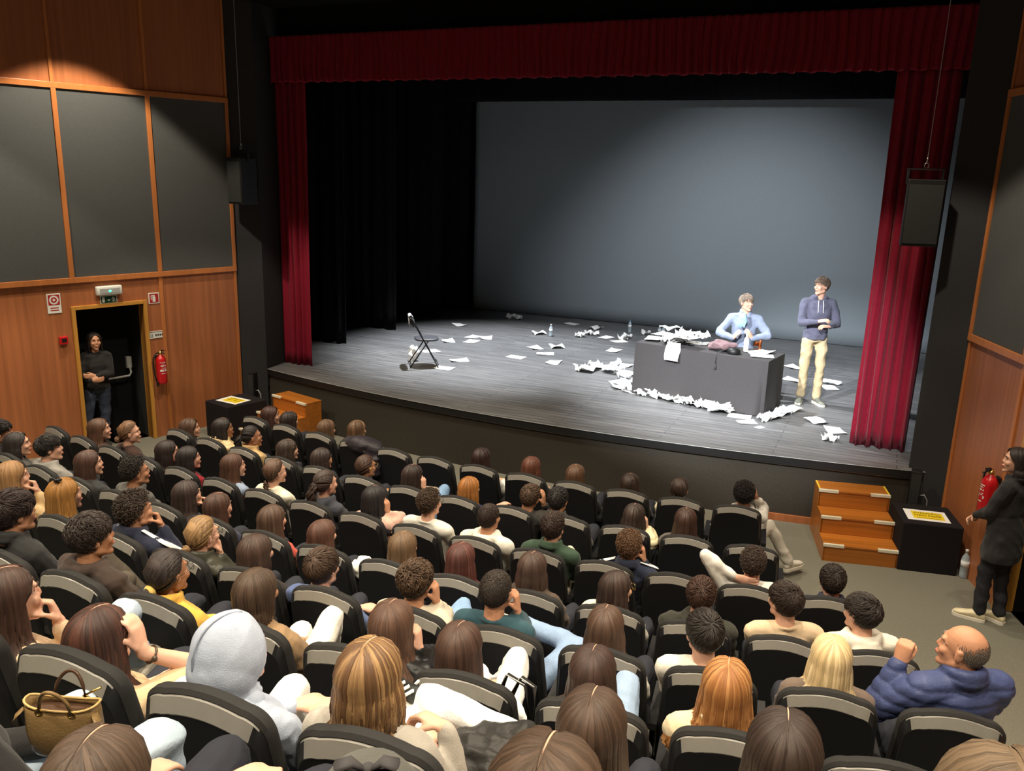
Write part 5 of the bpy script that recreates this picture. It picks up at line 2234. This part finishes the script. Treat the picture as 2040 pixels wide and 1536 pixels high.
# second row
A(2, 0, (-3.364, 0.858), 'profile with brown hair by the black box', 'with straight brown hair in profile before the black felt box', ('long', (84, 62, 48)), ('jacket', DGR), L=.3, **F)
A(2, 1, (-2.771, 0.972), 'dark haired person in cream padded jacket', 'with dark hair smiling in profile above a cream padded jacket', ('long', (44, 38, 36)), ('puffer', (222, 196, 150)), L=.24, skin='d', **F)
A(2, 2, (-2.311, 0.960), 'slick ponytail in beige coat', 'with slick black curly ponytail and beige coat', ('pony', BLK), ('jacket', (206, 172, 122)), wave=.014, L=.2, skin='m', **F)
A(2, 3, (-1.776, 0.914), 'dark curls at the neck', 'with dark wavy curls and pale blue collar, second row', ('wavy', (62, 50, 42)), ('jacket', KN), L=.22, **F)
A(2, 4, (-1.306, 0.904), 'dark parted hair', 'with dark parted hair seen from behind, left of the slick short head', ('bob', (56, 44, 40)), ('sweater', KN), L=.2, skin='m', **F)
A(2, 5, (-0.747, 0.923), 'slicked short hair and glasses', 'with slicked back short brown hair and thin glasses', ('slick', (66, 46, 36)), ('jacket', KN), glasses=2, skin='d')
A(2, 6, (-0.187, 0.932), 'dark shoulder length hair, hand at face', 'with dark shoulder length hair and blue jeans knee, second row', ('long', (52, 40, 36)), ('sweater', (206, 190, 170)), ('lap', 'cheek'), 'kneeR', L=.24, legcol=(120, 150, 185), **F)
A(2, 7, (0.431, 0.916), 'ginger person in navy', 'with straight ginger hair and navy top, second row', ('bob', (158, 104, 52)), ('sweater', (42, 44, 78)), ('lap', ((.23, .14, -.19), (.4, .8, .1), (0, 0, -1), (.3, -.1, -.9), .3)), L=.19, **F)
A(2, 8, (1.051, 0.941), 'cropped head with hands at face', 'with cropped brown hair tilting head on both hands', ('short', (88, 68, 54)), ('sweater', DGR), ('lap', 'temple'), crop=.035, side=.022, skin='m', roll=.18)
A(2, 9, (1.324, 0.954), 'dark cropped head in grey jacket', 'with short black hair in a grey collared jacket, second row', ('short', (46, 42, 42)), ('jacket', (70, 66, 62)), crop=.045, skin='m')
A(2, 10, (2.026, 0.923), 'dark hair in cream padded jacket', 'with tousled dark hair in a cream padded jacket, hand at cheek', ('long', (58, 46, 40)), ('puffer', (236, 224, 184)), ('lap', 'cheek'), L=.2, wide=1.3, **F)
A(2, 11, (2.473, 0.953), 'long brown hair beside an empty seat', 'with long straight brown hair, last in the second row beside an empty seat', ('long', (66, 46, 38)), ('sweater', (96, 90, 84)), L=.34, **F)
# third row
A(3, 1, (-3.642, 1.067), 'long hair beside the door frame', 'with very long brown hair in profile in front of the door frame', ('long', (88, 62, 48)), ('sweater', (72, 52, 44)), L=.42, **F)
A(3, 2, (-3.101, 1.134), 'tied back hair in the doorway', 'with tied back brown hair in profile in front of the open doorway', ('lowbun', (112, 82, 58)), ('sweater', (62, 42, 36)), **F)
A(3, 3, (-2.490, 1.053), 'black bob', 'with smooth black bob, one seat from the red scarf', ('bob', (42, 32, 30)), ('sweater', KN), L=.2, **F)
A(3, 4, (-2.178, 1.053), 'black hair and red scarf', 'with black hair and a red scarf', ('bob', (40, 34, 33)), ('sweater', (150, 24, 36)), L=.22, collar=.012, **F)
A(3, 5, (-1.565, 1.094), 'long chestnut hair in profile', 'with long chestnut hair in profile beside the braided hair', ('long', (84, 58, 46)), ('sweater', (150, 165, 190)), L=.38, **F)
A(3, 6, (-1.051, 1.135), 'braided hair in white top', 'with braided brown hair, glasses and a white top', ('braid', (86, 64, 50)), ('sweater', (236, 230, 208)), glasses=1, **F)
A(3, 7, (-0.473, 1.137), 'curly ponytail in slate hoodie', 'with dark curly ponytail and slate grey hoodie', ('pony', (60, 48, 42)), ('hoodie', (66, 68, 76)), wave=.016, L=.24, **F)
A(3, 8, (0.043, 1.098), 'glossy black hair, pink sleeve', 'with glossy black shoulder length hair and pale pink sleeve', ('long', (40, 36, 37)), ('sweater', (224, 182, 164)), ('lap', 'cheek'), L=.28, skin='m', **F)
A(3, 9, (0.578, 1.154), 'curly head with glasses in white', 'with curly brown hair and glasses in a white sweatshirt', ('curly', (74, 58, 44)), ('sweater', (236, 232, 220)), glasses=1, rad=.009, lift=.018)
A(3, 10, (1.116, 1.126), 'cropped head in white hoodie', 'with close cropped dark hair in a white hoodie, third row', ('buzz', (60, 48, 42)), ('hoodie', (238, 234, 220)), skin='m')
A(3, 11, (1.658, 1.139), 'dark green collared jacket', 'with short dark hair in a dark green collared jacket', ('short', (62, 48, 42)), ('jacket', (58, 78, 62)), legs='kneeR', legcol=(226, 212, 186), crop=.045, side=.026)
A(3, 12, (2.269, 1.097), 'tight brown curls in navy track top', 'with tight brown curls in a navy track top, fist on cheek', ('curly', (104, 76, 54)), ('jacket', NAVY), ('lap', 'cheek'), armstripe=True, rad=.008, lift=.022, near=1, skin='m')
A(3, 14, (3.179, 1.115), 'white hoodie with hand behind the neck', 'in white sweatshirt with one hand behind the neck', ('curly', (70, 56, 48)), ('sweater', (240, 238, 230)), ('nape', 'lap'), rad=.009, lift=.014, twist=.1)
A(3, 15, (3.733, 1.062), 'small dark head in navy coat at the aisle', 'with short dark hair in navy coat at the aisle end of the third row', ('short', (52, 42, 38)), ('jacket', (52, 54, 70)), crop=.04, side=.024, yaw=.0)
# fourth row
A(4, 0, (-3.743, 1.287), 'profile cut off by the frame, fourth row', 'in profile at the frame edge with short black hair, hand at chin', ('short', BLK), ('jacket', KN), ('lap', 'chin'), skin='m')
A(4, 1, (-3.433, 1.236), 'dark wavy head near the left wall', 'with dark wavy shaggy hair near the timber wall, beside the grey hood', ('wavy', (48, 42, 40)), ('sweater', (70, 68, 66)), L=.2, wide=1.15)
A(4, 2, (-2.888, 1.307), 'dark fringe and light grey hood', 'with dark fringe and a light grey hood', ('short', (44, 40, 38)), ('hoodie', (150, 146, 140)), crop=.075, side=.035, fringe=.6, sleeve=1)
A(4, 3, (-2.295, 1.287), 'straight brown hair in charcoal hoodie', 'with straight brown hair over a charcoal hoodie', ('long', (72, 50, 42)), ('hoodie', (56, 57, 58)), L=.3, **F)
A(4, 4, (-1.679, 1.335), 'short curls in grey hoodie', 'with short black curls and ear showing in a grey hoodie', ('curly', (50, 44, 40)), ('hoodie', (96, 94, 90)), rad=.009, lift=.02, skin='m')
A(4, 5, (-1.079, 1.263), 'dark long hair with fist at mouth', 'with long dark hair and fist at the mouth, fourth row', ('long', (56, 44, 40)), ('sweater', (52, 54, 60)), ('lap', 'mouth'), L=.32, **F)
A(4, 6, (-0.746, 1.227), 'glossy chestnut hair', 'with glossy chestnut hair falling to navy shoulders', ('long', (74, 52, 42)), ('sweater', (50, 54, 76)), L=.34, **F)
A(4, 7, (-0.201, 1.237), 'long wavy hair before the coral sleeve', 'with long loose brown hair beside a coral red sleeve', ('wavy', (84, 64, 52)), ('sweater', (206, 90, 76)), L=.40, **F)
A(4, 8, (0.262, 1.213), 'parted auburn hair with earring', 'with side parted auburn hair and gold earring', ('bob', (86, 58, 46)), ('jacket', KN), L=.24, part='l', **F)
A(4, 9, (0.942, 1.256), 'ash brown straight hair', 'with straight ash brown hair and a fluffy white bundle beside', ('long', (104, 82, 60)), ('sweater', KN), L=.34, **F)
A(4, 10, (1.390, 1.260), 'burgundy top', 'with straight reddish hair over a burgundy top', ('long', (84, 50, 44)), ('sweater', (150, 32, 52)), L=.26, wide=1.1, **F)
A(4, 11, (1.906, 1.292), 'hair tucked into brown hood', 'with smooth brown hair tucked into a brown jacket hood', ('long', (72, 55, 47)), ('hoodie', (84, 70, 60)), L=.22, end_in=.3, **F)
A(4, 12, (2.478, 1.260), 'thin glasses and pale denim jacket', 'with dark hair, thin gold glasses and a pale jacket, looking sideways', ('long', (60, 46, 40)), ('jacket', (226, 220, 206)), L=.26, glasses=2, yaw=-.75, **F)
A(4, 13, (3.005, 1.307), 'brown whorl of hair in dark olive', 'with short brown hair seen from behind in a dark olive hoodie', ('short', (76, 54, 44)), ('hoodie', (58, 58, 50)), crop=.055, side=.03)
A(4, 14, (3.495, 1.358), 'beige sweatshirt', 'with thick dark hair in a beige sweatshirt, face turned to the side', ('short', (60, 48, 42)), ('sweater', (222, 196, 162)), crop=.07, side=.04, yaw=.75)
A(4, 15, (3.933, 1.355), 'white hoodie at the aisle', 'in white hoodie at the aisle end of the fourth row, dark fringe', ('short', (58, 50, 46)), ('hoodie', (238, 232, 216)), crop=.07, side=.03, yaw=.75)
# fifth row
A(5, 0, (-1.733, 1.610), 'blonde near the frame edge with fist at mouth', 'with straight dark blonde hair at the frame edge, fist at mouth', ('long', (148, 112, 74)), ('sweater', (206, 176, 130)), ('lap', 'mouth'), L=.3, **F)
A(5, 1, (-1.151, 1.599), 'blonde with black claw clip', 'with long golden blonde hair and a black hair clip', ('long', (158, 112, 58)), ('jacket', (56, 52, 50)), L=.36, part='r', **F)
A(5, 2, (-0.460, 1.624), 'faded curls in navy striped top, fist at mouth', 'with dark curls, faded sides and navy striped top, fist at the mouth', ('curly', (66, 54, 46)), ('jacket', (38, 42, 60)), ('lap', 'mouth'), armstripe=True, rad=.010, lift=.030, skin='m')
A(5, 3, (0.112, 1.583), 'blonde bun and yellow collar', 'with blonde low bun, glasses and a lemon yellow collar', ('lowbun', (142, 112, 76)), ('leather', (62, 62, 52)), ('lap', 'chin'), glasses=1, **F)
A(5, 4, (0.536, 1.556), 'rounded dark bob', 'with rounded dark brown bob in front of the beige coat', ('bob', (66, 50, 42)), ('jacket', (44, 38, 36)), L=.17, **F)
A(5, 5, (1.012, 1.555), 'mushroom cut in denim blue', 'with brown mushroom haircut and denim blue shoulders', ('short', (84, 66, 54)), ('sweater', (92, 108, 150)), crop=.07, side=.055, messy=.15)
A(5, 6, (1.627, 1.597), 'curly brown crown, fist on cheek', 'with thick wavy brown crop and fist on the cheek', ('short', (88, 68, 52)), ('sweater', (196, 186, 166)), ('lap', 'cheek'), legs='kneeR', legcol=(130, 160, 195), crop=.05, side=.03, messy=.7, lift=.022, skin='m')
A(5, 7, (2.108, 1.642), 'teal sweatshirt', 'with cropped black hair in a teal sweatshirt, jeans knee raised', ('buzz', (58, 50, 44)), ('sweater', (44, 74, 84)), ('lap', 'cheek'), legs='crossR', legcol=(140, 164, 196), skin='m')
A(5, 8, (2.712, 1.562), 'small brown head in white top', 'with smooth straight brown hair over a white top, fifth row', ('long', (82, 62, 50)), ('sweater', (238, 234, 224)), L=.26, **F)
A(5, 9, (3.206, 1.623), 'dark parted crop beside the copper hair', 'with short dark hair and pale parting, in front of copper hair', ('short', (56, 50, 46)), ('sweater', (236, 230, 216)), crop=.06, side=.05, messy=.12, yaw=.45)
A(5, 10, (3.808, 1.610), 'platinum blonde', 'with long platinum blonde hair over a taupe jacket', ('long', BLON), ('jacket', (112, 96, 84)), L=.30, wide=1.25, hi=(246, 228, 190), near=2, **F)
A(5, 11, (4.361, 1.760), 'balding man in blue puffer jacket', 'balding grey haired in a blue quilted puffer jacket at the aisle', ('bald', (120, 112, 104)), ('puffer', (66, 76, 116)), (((-.24, .05, -.16), (.2, .1, 1), (.5, 1, 0), (-.5, .15, -.9), 1.15), 'lap'), yaw=1.05, skin='m', near=2, pitch=-.12)
# sixth row
A(6, 0, (-0.302, 1.980), 'faded crop in black jacket', 'with swept back dark crop and faded sides in a black jacket', ('short', (58, 46, 44)), ('jacket', (42, 42, 42)), ('lap', 'lap'), legs='kneeL', legcol=(84, 76, 66), crop=.075, side=.022, lift=.02, skin='m')
A(6, 1, (0.286, 1.967), 'shaggy dark hair in brown hoodie', 'with shaggy dark curls in a dark brown hoodie', ('short', (56, 46, 42)), ('hoodie', (62, 50, 44)), crop=.055, side=.045, lift=.018, messy=.7, skin='d', yaw=-.2)
A(6, 2, (0.788, 1.880), 'yellow padded jacket', 'with tied dark hair and glasses in a mustard yellow jacket', ('lowbun', (48, 40, 37)), ('jacket', (222, 176, 78)), glasses=1, scrunchie=(232, 200, 110), skin='d', **F)
A(6, 3, (1.323, 1.899), 'tan coat with cream roll neck', 'with smooth dark hair tucked into a cream roll neck and tan coat', ('slickshort', (74, 58, 46)), ('jacket', (150, 122, 90)), skin='m', collar=.02, legcol=(236, 232, 222), legs='kneeR', **F)
A(6, 4, (2.034, 1.895), 'long brown hair in black leather', 'with very long brown hair and black leather sleeve', ('long', (90, 66, 53)), ('leather', (34, 34, 34)), ('lap', 'cheek'), L=.42, **F)
A(6, 5, (2.357, 1.859), 'long brown hair in white jacket', 'with long parted brown hair in a white jacket', ('long', (76, 56, 47)), ('jacket', (236, 234, 228)), L=.40, legs='kneeR', legcol=(236, 234, 228), **F)
A(6, 6, (2.935, 1.874), 'dark centre parting, jeans knee', 'with long dark hair, centre parting and pale jeans knee', ('long', (64, 47, 41)), ('sweater', KN), L=.42, legs='kneeR', legcol=(150, 172, 200), **F)
A(6, 7, (3.457, 1.927), 'copper hair in cream coat', 'with thick copper coloured hair over a cream coat', ('wavy', (158, 104, 58)), ('coat', (226, 208, 172)), L=.36, wide=1.3, hi=(214, 164, 104), **F)
# seventh row
A(7, 1, (1.108, 2.307), 'profile at the frame edge in ribbed beige jumper', 'with long brown hair at the frame edge, beige ribbed sleeve, hand at mouth', ('wavy', (70, 50, 42)), ('sweater', (206, 178, 146)), ('lap', 'mouth'), L=.36, legs='kneeR', legcol=(176, 192, 210), yaw=-.2, **F)
A(7, 2, (1.539, 2.255), 'auburn lengths, raised bare forearm', 'with sleek dark auburn tinted hair and raised bare forearm with bracelet', ('long', (64, 44, 38)), ('shirt', (206, 178, 140)), ('lap', 'temple'), L=.38, sleeve=.12, bracelet=True, hi=(112, 66, 48), **F)
A(7, 3, (2.093, 2.333), 'pale blue raised hood', 'wearing a pale blue hood pulled over the head', ('long', DKB), ('hoodie', (168, 178, 196)), hood_up=True, yaw=-.3, legs='n', legcol=(236, 236, 230))
A(7, 4, (2.576, 2.370), 'streaked light brown hair in grey jumper', 'with streaked light brown tied hair in a grey wool jumper', ('long', (112, 82, 56)), ('sweater', (166, 160, 150)), ('lap', ((.20, .10, -.20), (-.9, .25, .1), (-.2, -.3, -1), (.25, -.1, -.9), .75)), L=.16, end_in=.6, hi=(198, 160, 108), legs='crossR', legcol=(240, 240, 236), stripes=True, shoecol=(38, 40, 38), collar=.016, **F)
A(7, 5, (3.247, 2.363), 'dark hair over cream coat collar', 'with long dark hair over a cream wide collared coat, nearest the frame bottom', ('long', (74, 57, 46)), ('coat', (232, 220, 186)), L=.44, **F)
A(7, 6, (3.742, 2.408), 'dark parted hair in white top', 'with dark parted hair over a white top at the bottom of the view', ('long', (58, 46, 40)), ('jacket', (224, 220, 208)), L=.42, **F)
A(8, 0, (2.10, 2.86), 'jeans by the khaki bag', 'mostly outside the frame, black jacket and pale jeans with the khaki bag', ('long', BRN), ('jacket', KN), ('lap', 'rest'), legcol=(172, 190, 206), **F)
# eighth row, heads cut by the lower edge
A(8, 1, (2.572, 2.663), 'parted brown head holding the khaki bag', 'with parted brown hair at the lower frame edge, behind the khaki bag', ('long', (80, 64, 52)), ('sweater', (90, 70, 50)), ('lap', 'lap'), L=.4, yaw=.25, **F)
A(8, 3, (3.456, 2.878), 'wavy brown head cut by the lower edge', 'with loose wavy brown hair cut off by the lower frame edge', ('wavy', (80, 63, 50)), ('sweater', (90, 84, 78)), L=.34, wide=1.2, **F)
A(8, 4, (4.067, 3.002), 'brown head in the lower corner', 'with light brown hair cut off by the lower corner of the view', ('bob', (104, 86, 66)), ('sweater', (90, 84, 78)), L=.2)

# the two men on stage
MX, MY = 2.723, 12.096
standing('person standing on stage in grey navy hoodie and beige trousers', MX, MY, TZ, PI + .35, ('short', (110, 92, 78)), ('hoodie', (88, 88, 106)), -1.0,
         [((-.10, .24, 1.13), (.8, .35, .1), (0, -.3, -1), .6), ((.06, .27, 1.20), (-.6, .5, .25), (-.2, -.3, -1), .6)], [(-.4, -.25, -.35), (.4, -.25, -.35)], 1.76,
         feet=((-.11, .03, -.3), (.09, -.03, .4)), legcol=(196, 176, 140), shoecol=(120, 122, 112), skin='l', seed=901, near=1, fine=True, cords=True, flare=1.2, crop=.06)
SX, SY, SZ = 1.748, 12.20, 2.103


def seated_free(label, x, y, base, rz, head, hair, top, head_yaw, targets, hint, **sp):
    H = np.array(head)
    sp['hair'], sp['top'] = hair, top
    Rh = head_rot(head_yaw, -.03)
    pel = np.array([0, 0, .53])
    N = H + np.array([0, -.035, -.165])
    J = dict(H=H, N=N, pel=pel, chest=pel + (N - pel) * .66, waist=pel + (N - pel) * .32)
    for sd, n in ((-1, 'L'), (1, 'R')):
        J['S' + n] = N + np.array([sd * .19, .0, -.07])
        J['H' + n] = pel + np.array([sd * .09, .02, -.01])
        J['K' + n] = pel + np.array([sd * .14, .42, -.03])
        J['A' + n] = np.array([sd * .14, .40, .09])
        J['T' + n] = np.array([sd * .16, .56, .05])
    hands = {}
    for sd, S in ((-1, 'SL'), (1, 'SR')):
        tg, d_, n_, c_ = targets[0 if sd < 0 else 1]
        E, W = ik(J[S], np.array(tg), .285, .25, J[S] + np.array(hint[0 if sd < 0 else 1]))
        J['E' + S[1]], J['W' + S[1]] = E, W
        hands[sd] = (np.array(d_, float), np.array(n_, float), c_)
    sp['hands'] = hands
    return person(label, (x, y, base), rz, J, Rh, sp)


seated_free('person sitting behind the draped table in pale denim blue jacket, hands raised', SX, SY, TZ, PI + .1, (0, .02, SZ - TZ), ('short', (128, 112, 98)), ('jacket', (132, 142, 164)), .75,
            [((-.13, .26, .86), (.5, .35, .8), (.6, -.5, 0), .5), ((.13, .26, .84), (-.5, .35, .8), (-.6, -.5, 0), .5)], [(-.5, .05, -.25), (.5, .05, -.25)],
            seed=902, near=1, fine=True, legcol=(70, 80, 110), collar=.01)
mb = MB()
o = cloth_heap('scarf', 'pale blue cloth held in both hands by the seated man', 'clothing', (SX - .0, SY - .235, SZ - .31), (.07, .05, .20), cloth((150, 196, 226)), 15, .010, .008)

# attendants by the doors
loc, a = on_wall('left', 2.10, 0.0, -.15)
standing('person with crossed arms in black sweatshirt and jeans leaning in the doorway', loc.x, loc.y, 0.0, a - .35, ('slickshort', (44, 34, 30)), ('sweater', (36, 34, 34)), .25,
         [((-.02, .24, 1.16), (1, .25, .1), (0, -1, 0), .4), ((.04, .27, 1.10), (-1, .2, .1), (0, -1, 0), .4)], [(-.3, .05, -.6), (.3, .05, -.6)], 1.57,
         legcol=(56, 64, 80), shoecol=(50, 50, 52), skin='m', seed=903, near=1, fem=True, collar=.012, lean=(-.05, 0), feet=((-.06, .05, -.2), (.16, .14, .2)))
WX, WY = (4.773, 8.011)
standing('person in black jacket and dark trousers with clasped hands by the aisle door', WX, WY, 0.0, 1.05, ('slickshort', (44, 36, 36)), ('jacket', (42, 41, 43)), .62,
         [((-.03, .26, 1.02), (.6, .45, -.4), (.2, -1, 0), .6), ((.04, .28, 1.00), (-.7, .35, -.4), (-.2, -1, 0), .6)], [(-.35, -.1, -.5), (.35, -.1, -.5)], 1.64,
         legcol=(44, 44, 50), shoecol=(222, 210, 176), skin='l', seed=904, near=2, fem=True, long_coat=True, L=.22, feet=((-.05, .10, -.3), (.07, -.02, .1)))

# ------------------------------------------------------------------ belongings
# dark coat over a front-row seat
def on_seat(row, i, u, v, w):
    loc, a = seat_frame(row, float(ROW_S[row][i]))
    p = rotz(a) @ np.array([u, v, w]) + np.array(loc)
    return p, a


p, a = on_seat(1, 3, .06, .06, .80)
mb = MB()
mb.ell((0, 0, .03), (.27, .13, .10))
mb.ell((.18, -.02, -.02), (.13, .11, .12))
mb.capsule((.22, -.05, 0), (.26, -.08, -.22), .07, .055)
o = job(mb, 'coat', cloth((44, 40, 46), 'shiny'), None, .012, 3, wrinkle(.010, 50, 77))
o.location, o.rotation_euler = p, (0, 0, a)
tag(o, 'dark quilted coat slung over the top of a front row seat', 'clothing')
# bundle of white fluff
p, a = on_seat(4, 9, -.30, .30, .62)
mb = MB()
g = np.random.default_rng(31)
for k in range(9):
    mb.ell(g.uniform(-1, 1, 3) * np.array([.10, .07, .03]) + np.array([0, 0, .06]), (.065, .06, .055))
o = job(mb, 'fluffy_bundle', cloth((238, 234, 224)), None, .009, 2, wrinkle(.006, 90, 3))
o.location, o.rotation_euler = p, (0, 0, a)
tag(o, 'white fluffy bundle on a lap beside the straight ash brown hair', 'clothing')
# black padded jacket on the lap of the person with streaked hair
p, a = on_seat(7, 4, .22, .50, .50)
mb = MB()
mb.ell((0, 0, .06), (.22, .16, .10))
mb.ell((.12, -.06, .03), (.16, .13, .09))
mb.capsule((.05, .05, .10), (.24, -.12, .06), .085, .07)
o = job(mb, 'padded_jacket', cloth((42, 41, 39), 'shiny'), None, .010, 3, wrinkle(.012, 55, 12))
o.location, o.rotation_euler = p, (0, 0, a)
tag(o, 'black padded jacket bundled on the lap beside the streaked hair', 'clothing')
# black bundle and jeans of the neighbour at the lower frame edge
p, a = on_seat(7, 0, .10, .20, .45)

# khaki handbag
HB = (1.969, 1.130, 2.470)
r = thing('handbag', 'khaki handbag with short handles and gold fittings, standing open on jeans clad knees', 'bag', HB, .35)
r.scale = (.52, .52, .52)
M_BAG = cloth((126, 102, 66), 'leather')
M_BAGIN = cloth((70, 50, 36), 'leather')
mb = MB()
n = 28
aa = np.arange(n) * 2 * PI / n
se = lambda c, e: np.sign(c) * np.abs(c) ** e
rgs = []
for z, k, ky in ((0, .82, .8), (.02, .9, .9), (.12, .98, 1), (.20, 1.0, .75), (.235, 1.0, .62)):
    rgs.append(np.stack([se(np.cos(aa), .6) * .17 * k, se(np.sin(aa), .7) * .085 * ky, np.full(n, z) + .012 * np.cos(2 * aa) * (z > .2)], 1))
mb.rings(rgs, cap=False)
mb.add(rgs[0], [tuple(range(n - 1, -1, -1))])
o = mb.build('body', M_BAG, r, smooth=True)
s_ = o.modifiers.new('t', 'SOLIDIFY')
s_.thickness = .006
mb = MB()
mb.tube([p_ + np.array([0, 0, .004]) for p_ in rgs[-1]] + [rgs[-1][0] + np.array([0, 0, .004])], .006, 6)
mb.build('rim_piping', cloth((186, 156, 100), 'leather'), r, smooth=True)
mb = MB()
mb.rings([rgs[2] * np.array([.95, .92, 1]), rgs[3] * np.array([.96, .9, 1])], cap=True)
mb.build('lining', M_BAGIN, r)
for sy in (-1, 1):
    mb = MB()
    x = np.linspace(-1, 1, 13)
    mb.tube([(u * .075, sy * (.055 + .03 * (1 - u * u)), .225 + .12 * (1 - u * u) ** .6) for u in x], .0085, 8)
    mb.build('handle', M_BAGIN if sy > 0 else M_BAG, r, smooth=True)
    for sx in (-1, 1):
        mb = MB()
        a_ = np.linspace(0, 2 * PI, 14)
        mb.tube([(sx * .075 + .016 * math.cos(t), sy * .06, .222 + .016 * math.sin(t)) for t in a_], .0035, 6)
        mb.build('ring', M_GOLD, r, smooth=True)
for sx in (-1, 1):
    mb = MB()
    mb.tube([(sx * .165, -.03, .215), (sx * .19, -.05, .19), (sx * .20, -.05, .14)], [.016, .02, .022], 8, flat=.3)
    mb.build('side_strap', M_BAG, r, smooth=True)
mb = MB()
mb.tube([(.06, .06, .235), (.14, .075, .275)], .005, 8)
mb.build('clasp', M_GOLD, r, smooth=True)

# clear bag strap looped on a seat of the sixth row
p, a = on_seat(6, 6, -.33, .10, .72)
r = thing('shoulder_bag', 'black shoulder bag with pale edged strap hung between seats', 'bag', p, a)
mb = MB()
mb.ell((0, 0, -.12), (.10, .06, .13))
job(mb, 'body', cloth((40, 38, 36), 'leather'), r, .01, 2, wrinkle(.006, 50, 41))
for k in range(2):
    mb = MB()
    mb.tube([(-.07 + k * .05, .0, -.04), (-.075 + k * .05, .02, .10), (-.04 + k * .06, .02, .20), (.04 + k * .04, .0, .18), (.07 + k * .02, -.02, .02)], .012, 8, flat=.35)
    mb.build('strap', cloth((52, 50, 48), 'leather'), r, smooth=True)
    mb = MB()
    mb.tube([(-.078 + k * .05, -.012, -.04), (-.083 + k * .05, .008, .10), (-.045 + k * .06, .008, .205), (.04 + k * .04, -.012, .188)], .003, 6)
    mb.build('strap_piping', M_STEEL, r, smooth=True)
# grey cap with black bow
CAPP = (2.791, 1.171, 2.557)
r = thing('cap', 'grey cap with black bow strap poking up at the lower frame edge', 'hat', CAPP, .5)
mb = MB()
mb.lathe([(.105, 0), (.112, .03), (.105, .075), (.075, .115), (.03, .132), (.005, .134)])
mb.build('crown', cloth((84, 84, 78)), r, smooth=True)
mb = MB()
for sx in (-1, 1):
    mb.tube([(0, -.02, .135), (sx * .03, -.03, .165), (sx * .055, -.035, .16), (sx * .045, -.03, .138), (0, -.02, .135)], [.006, .016, .02, .014, .006], 8, flat=.5)
mb.ell((0, -.02, .14), (.014, .014, .012))
mb.build('bow', M_BLACKCLOTH, r, smooth=True)

# small things on people
def hair_clip(o, pos, m=M_BLACK):
    mb = MB()
    g = np.random.default_rng(3)
    for k in range(5):
        mb.capsule(np.array(pos) + g.uniform(-.03, .03, 3) * np.array([1, 1, .4]), np.array(pos) + g.uniform(-.03, .03, 3) * np.array([1, 1, .4]), .010, .007)
    return mb.build('hair_clip', m, o, smooth=True)


for o in [x for x in bpy.data.objects if x.name.startswith('person') and x.get('label')]:
    lb = o['label']
    if 'black hair clip' in lb:
        b = [c for c in o.children if c.name.startswith('hair')][0]
        zmax = max(v.co.z for v in b.data.vertices)
        top_v = [v.co for v in b.data.vertices if v.co.z > zmax - .01][0]
        hair_clip(o, (top_v.x + .01, top_v.y - .03, zmax + .004))

run_jobs()

# ------------------------------------------------------------------ seat labels
ORD = ['first', 'second', 'third', 'fourth', 'fifth', 'sixth', 'seventh', 'eighth', 'ninth', 'tenth', 'eleventh', 'twelfth', 'thirteenth', 'fourteenth', 'fifteenth', 'sixteenth']
for k, ss in ROW_S.items():
    n = len(ss)
    for i, s in enumerate(ss):
        r = SEATS[(k, i)]
        if r.get('occ'):
            r['label'] = 'black theatre seat of the ' + r['occ']
            del r['occ']
        else:
            r['label'] = 'unoccupied black theatre seat, %s, %s from the aisle end' % (ROWNAME[k], ORD[n - 1 - i])
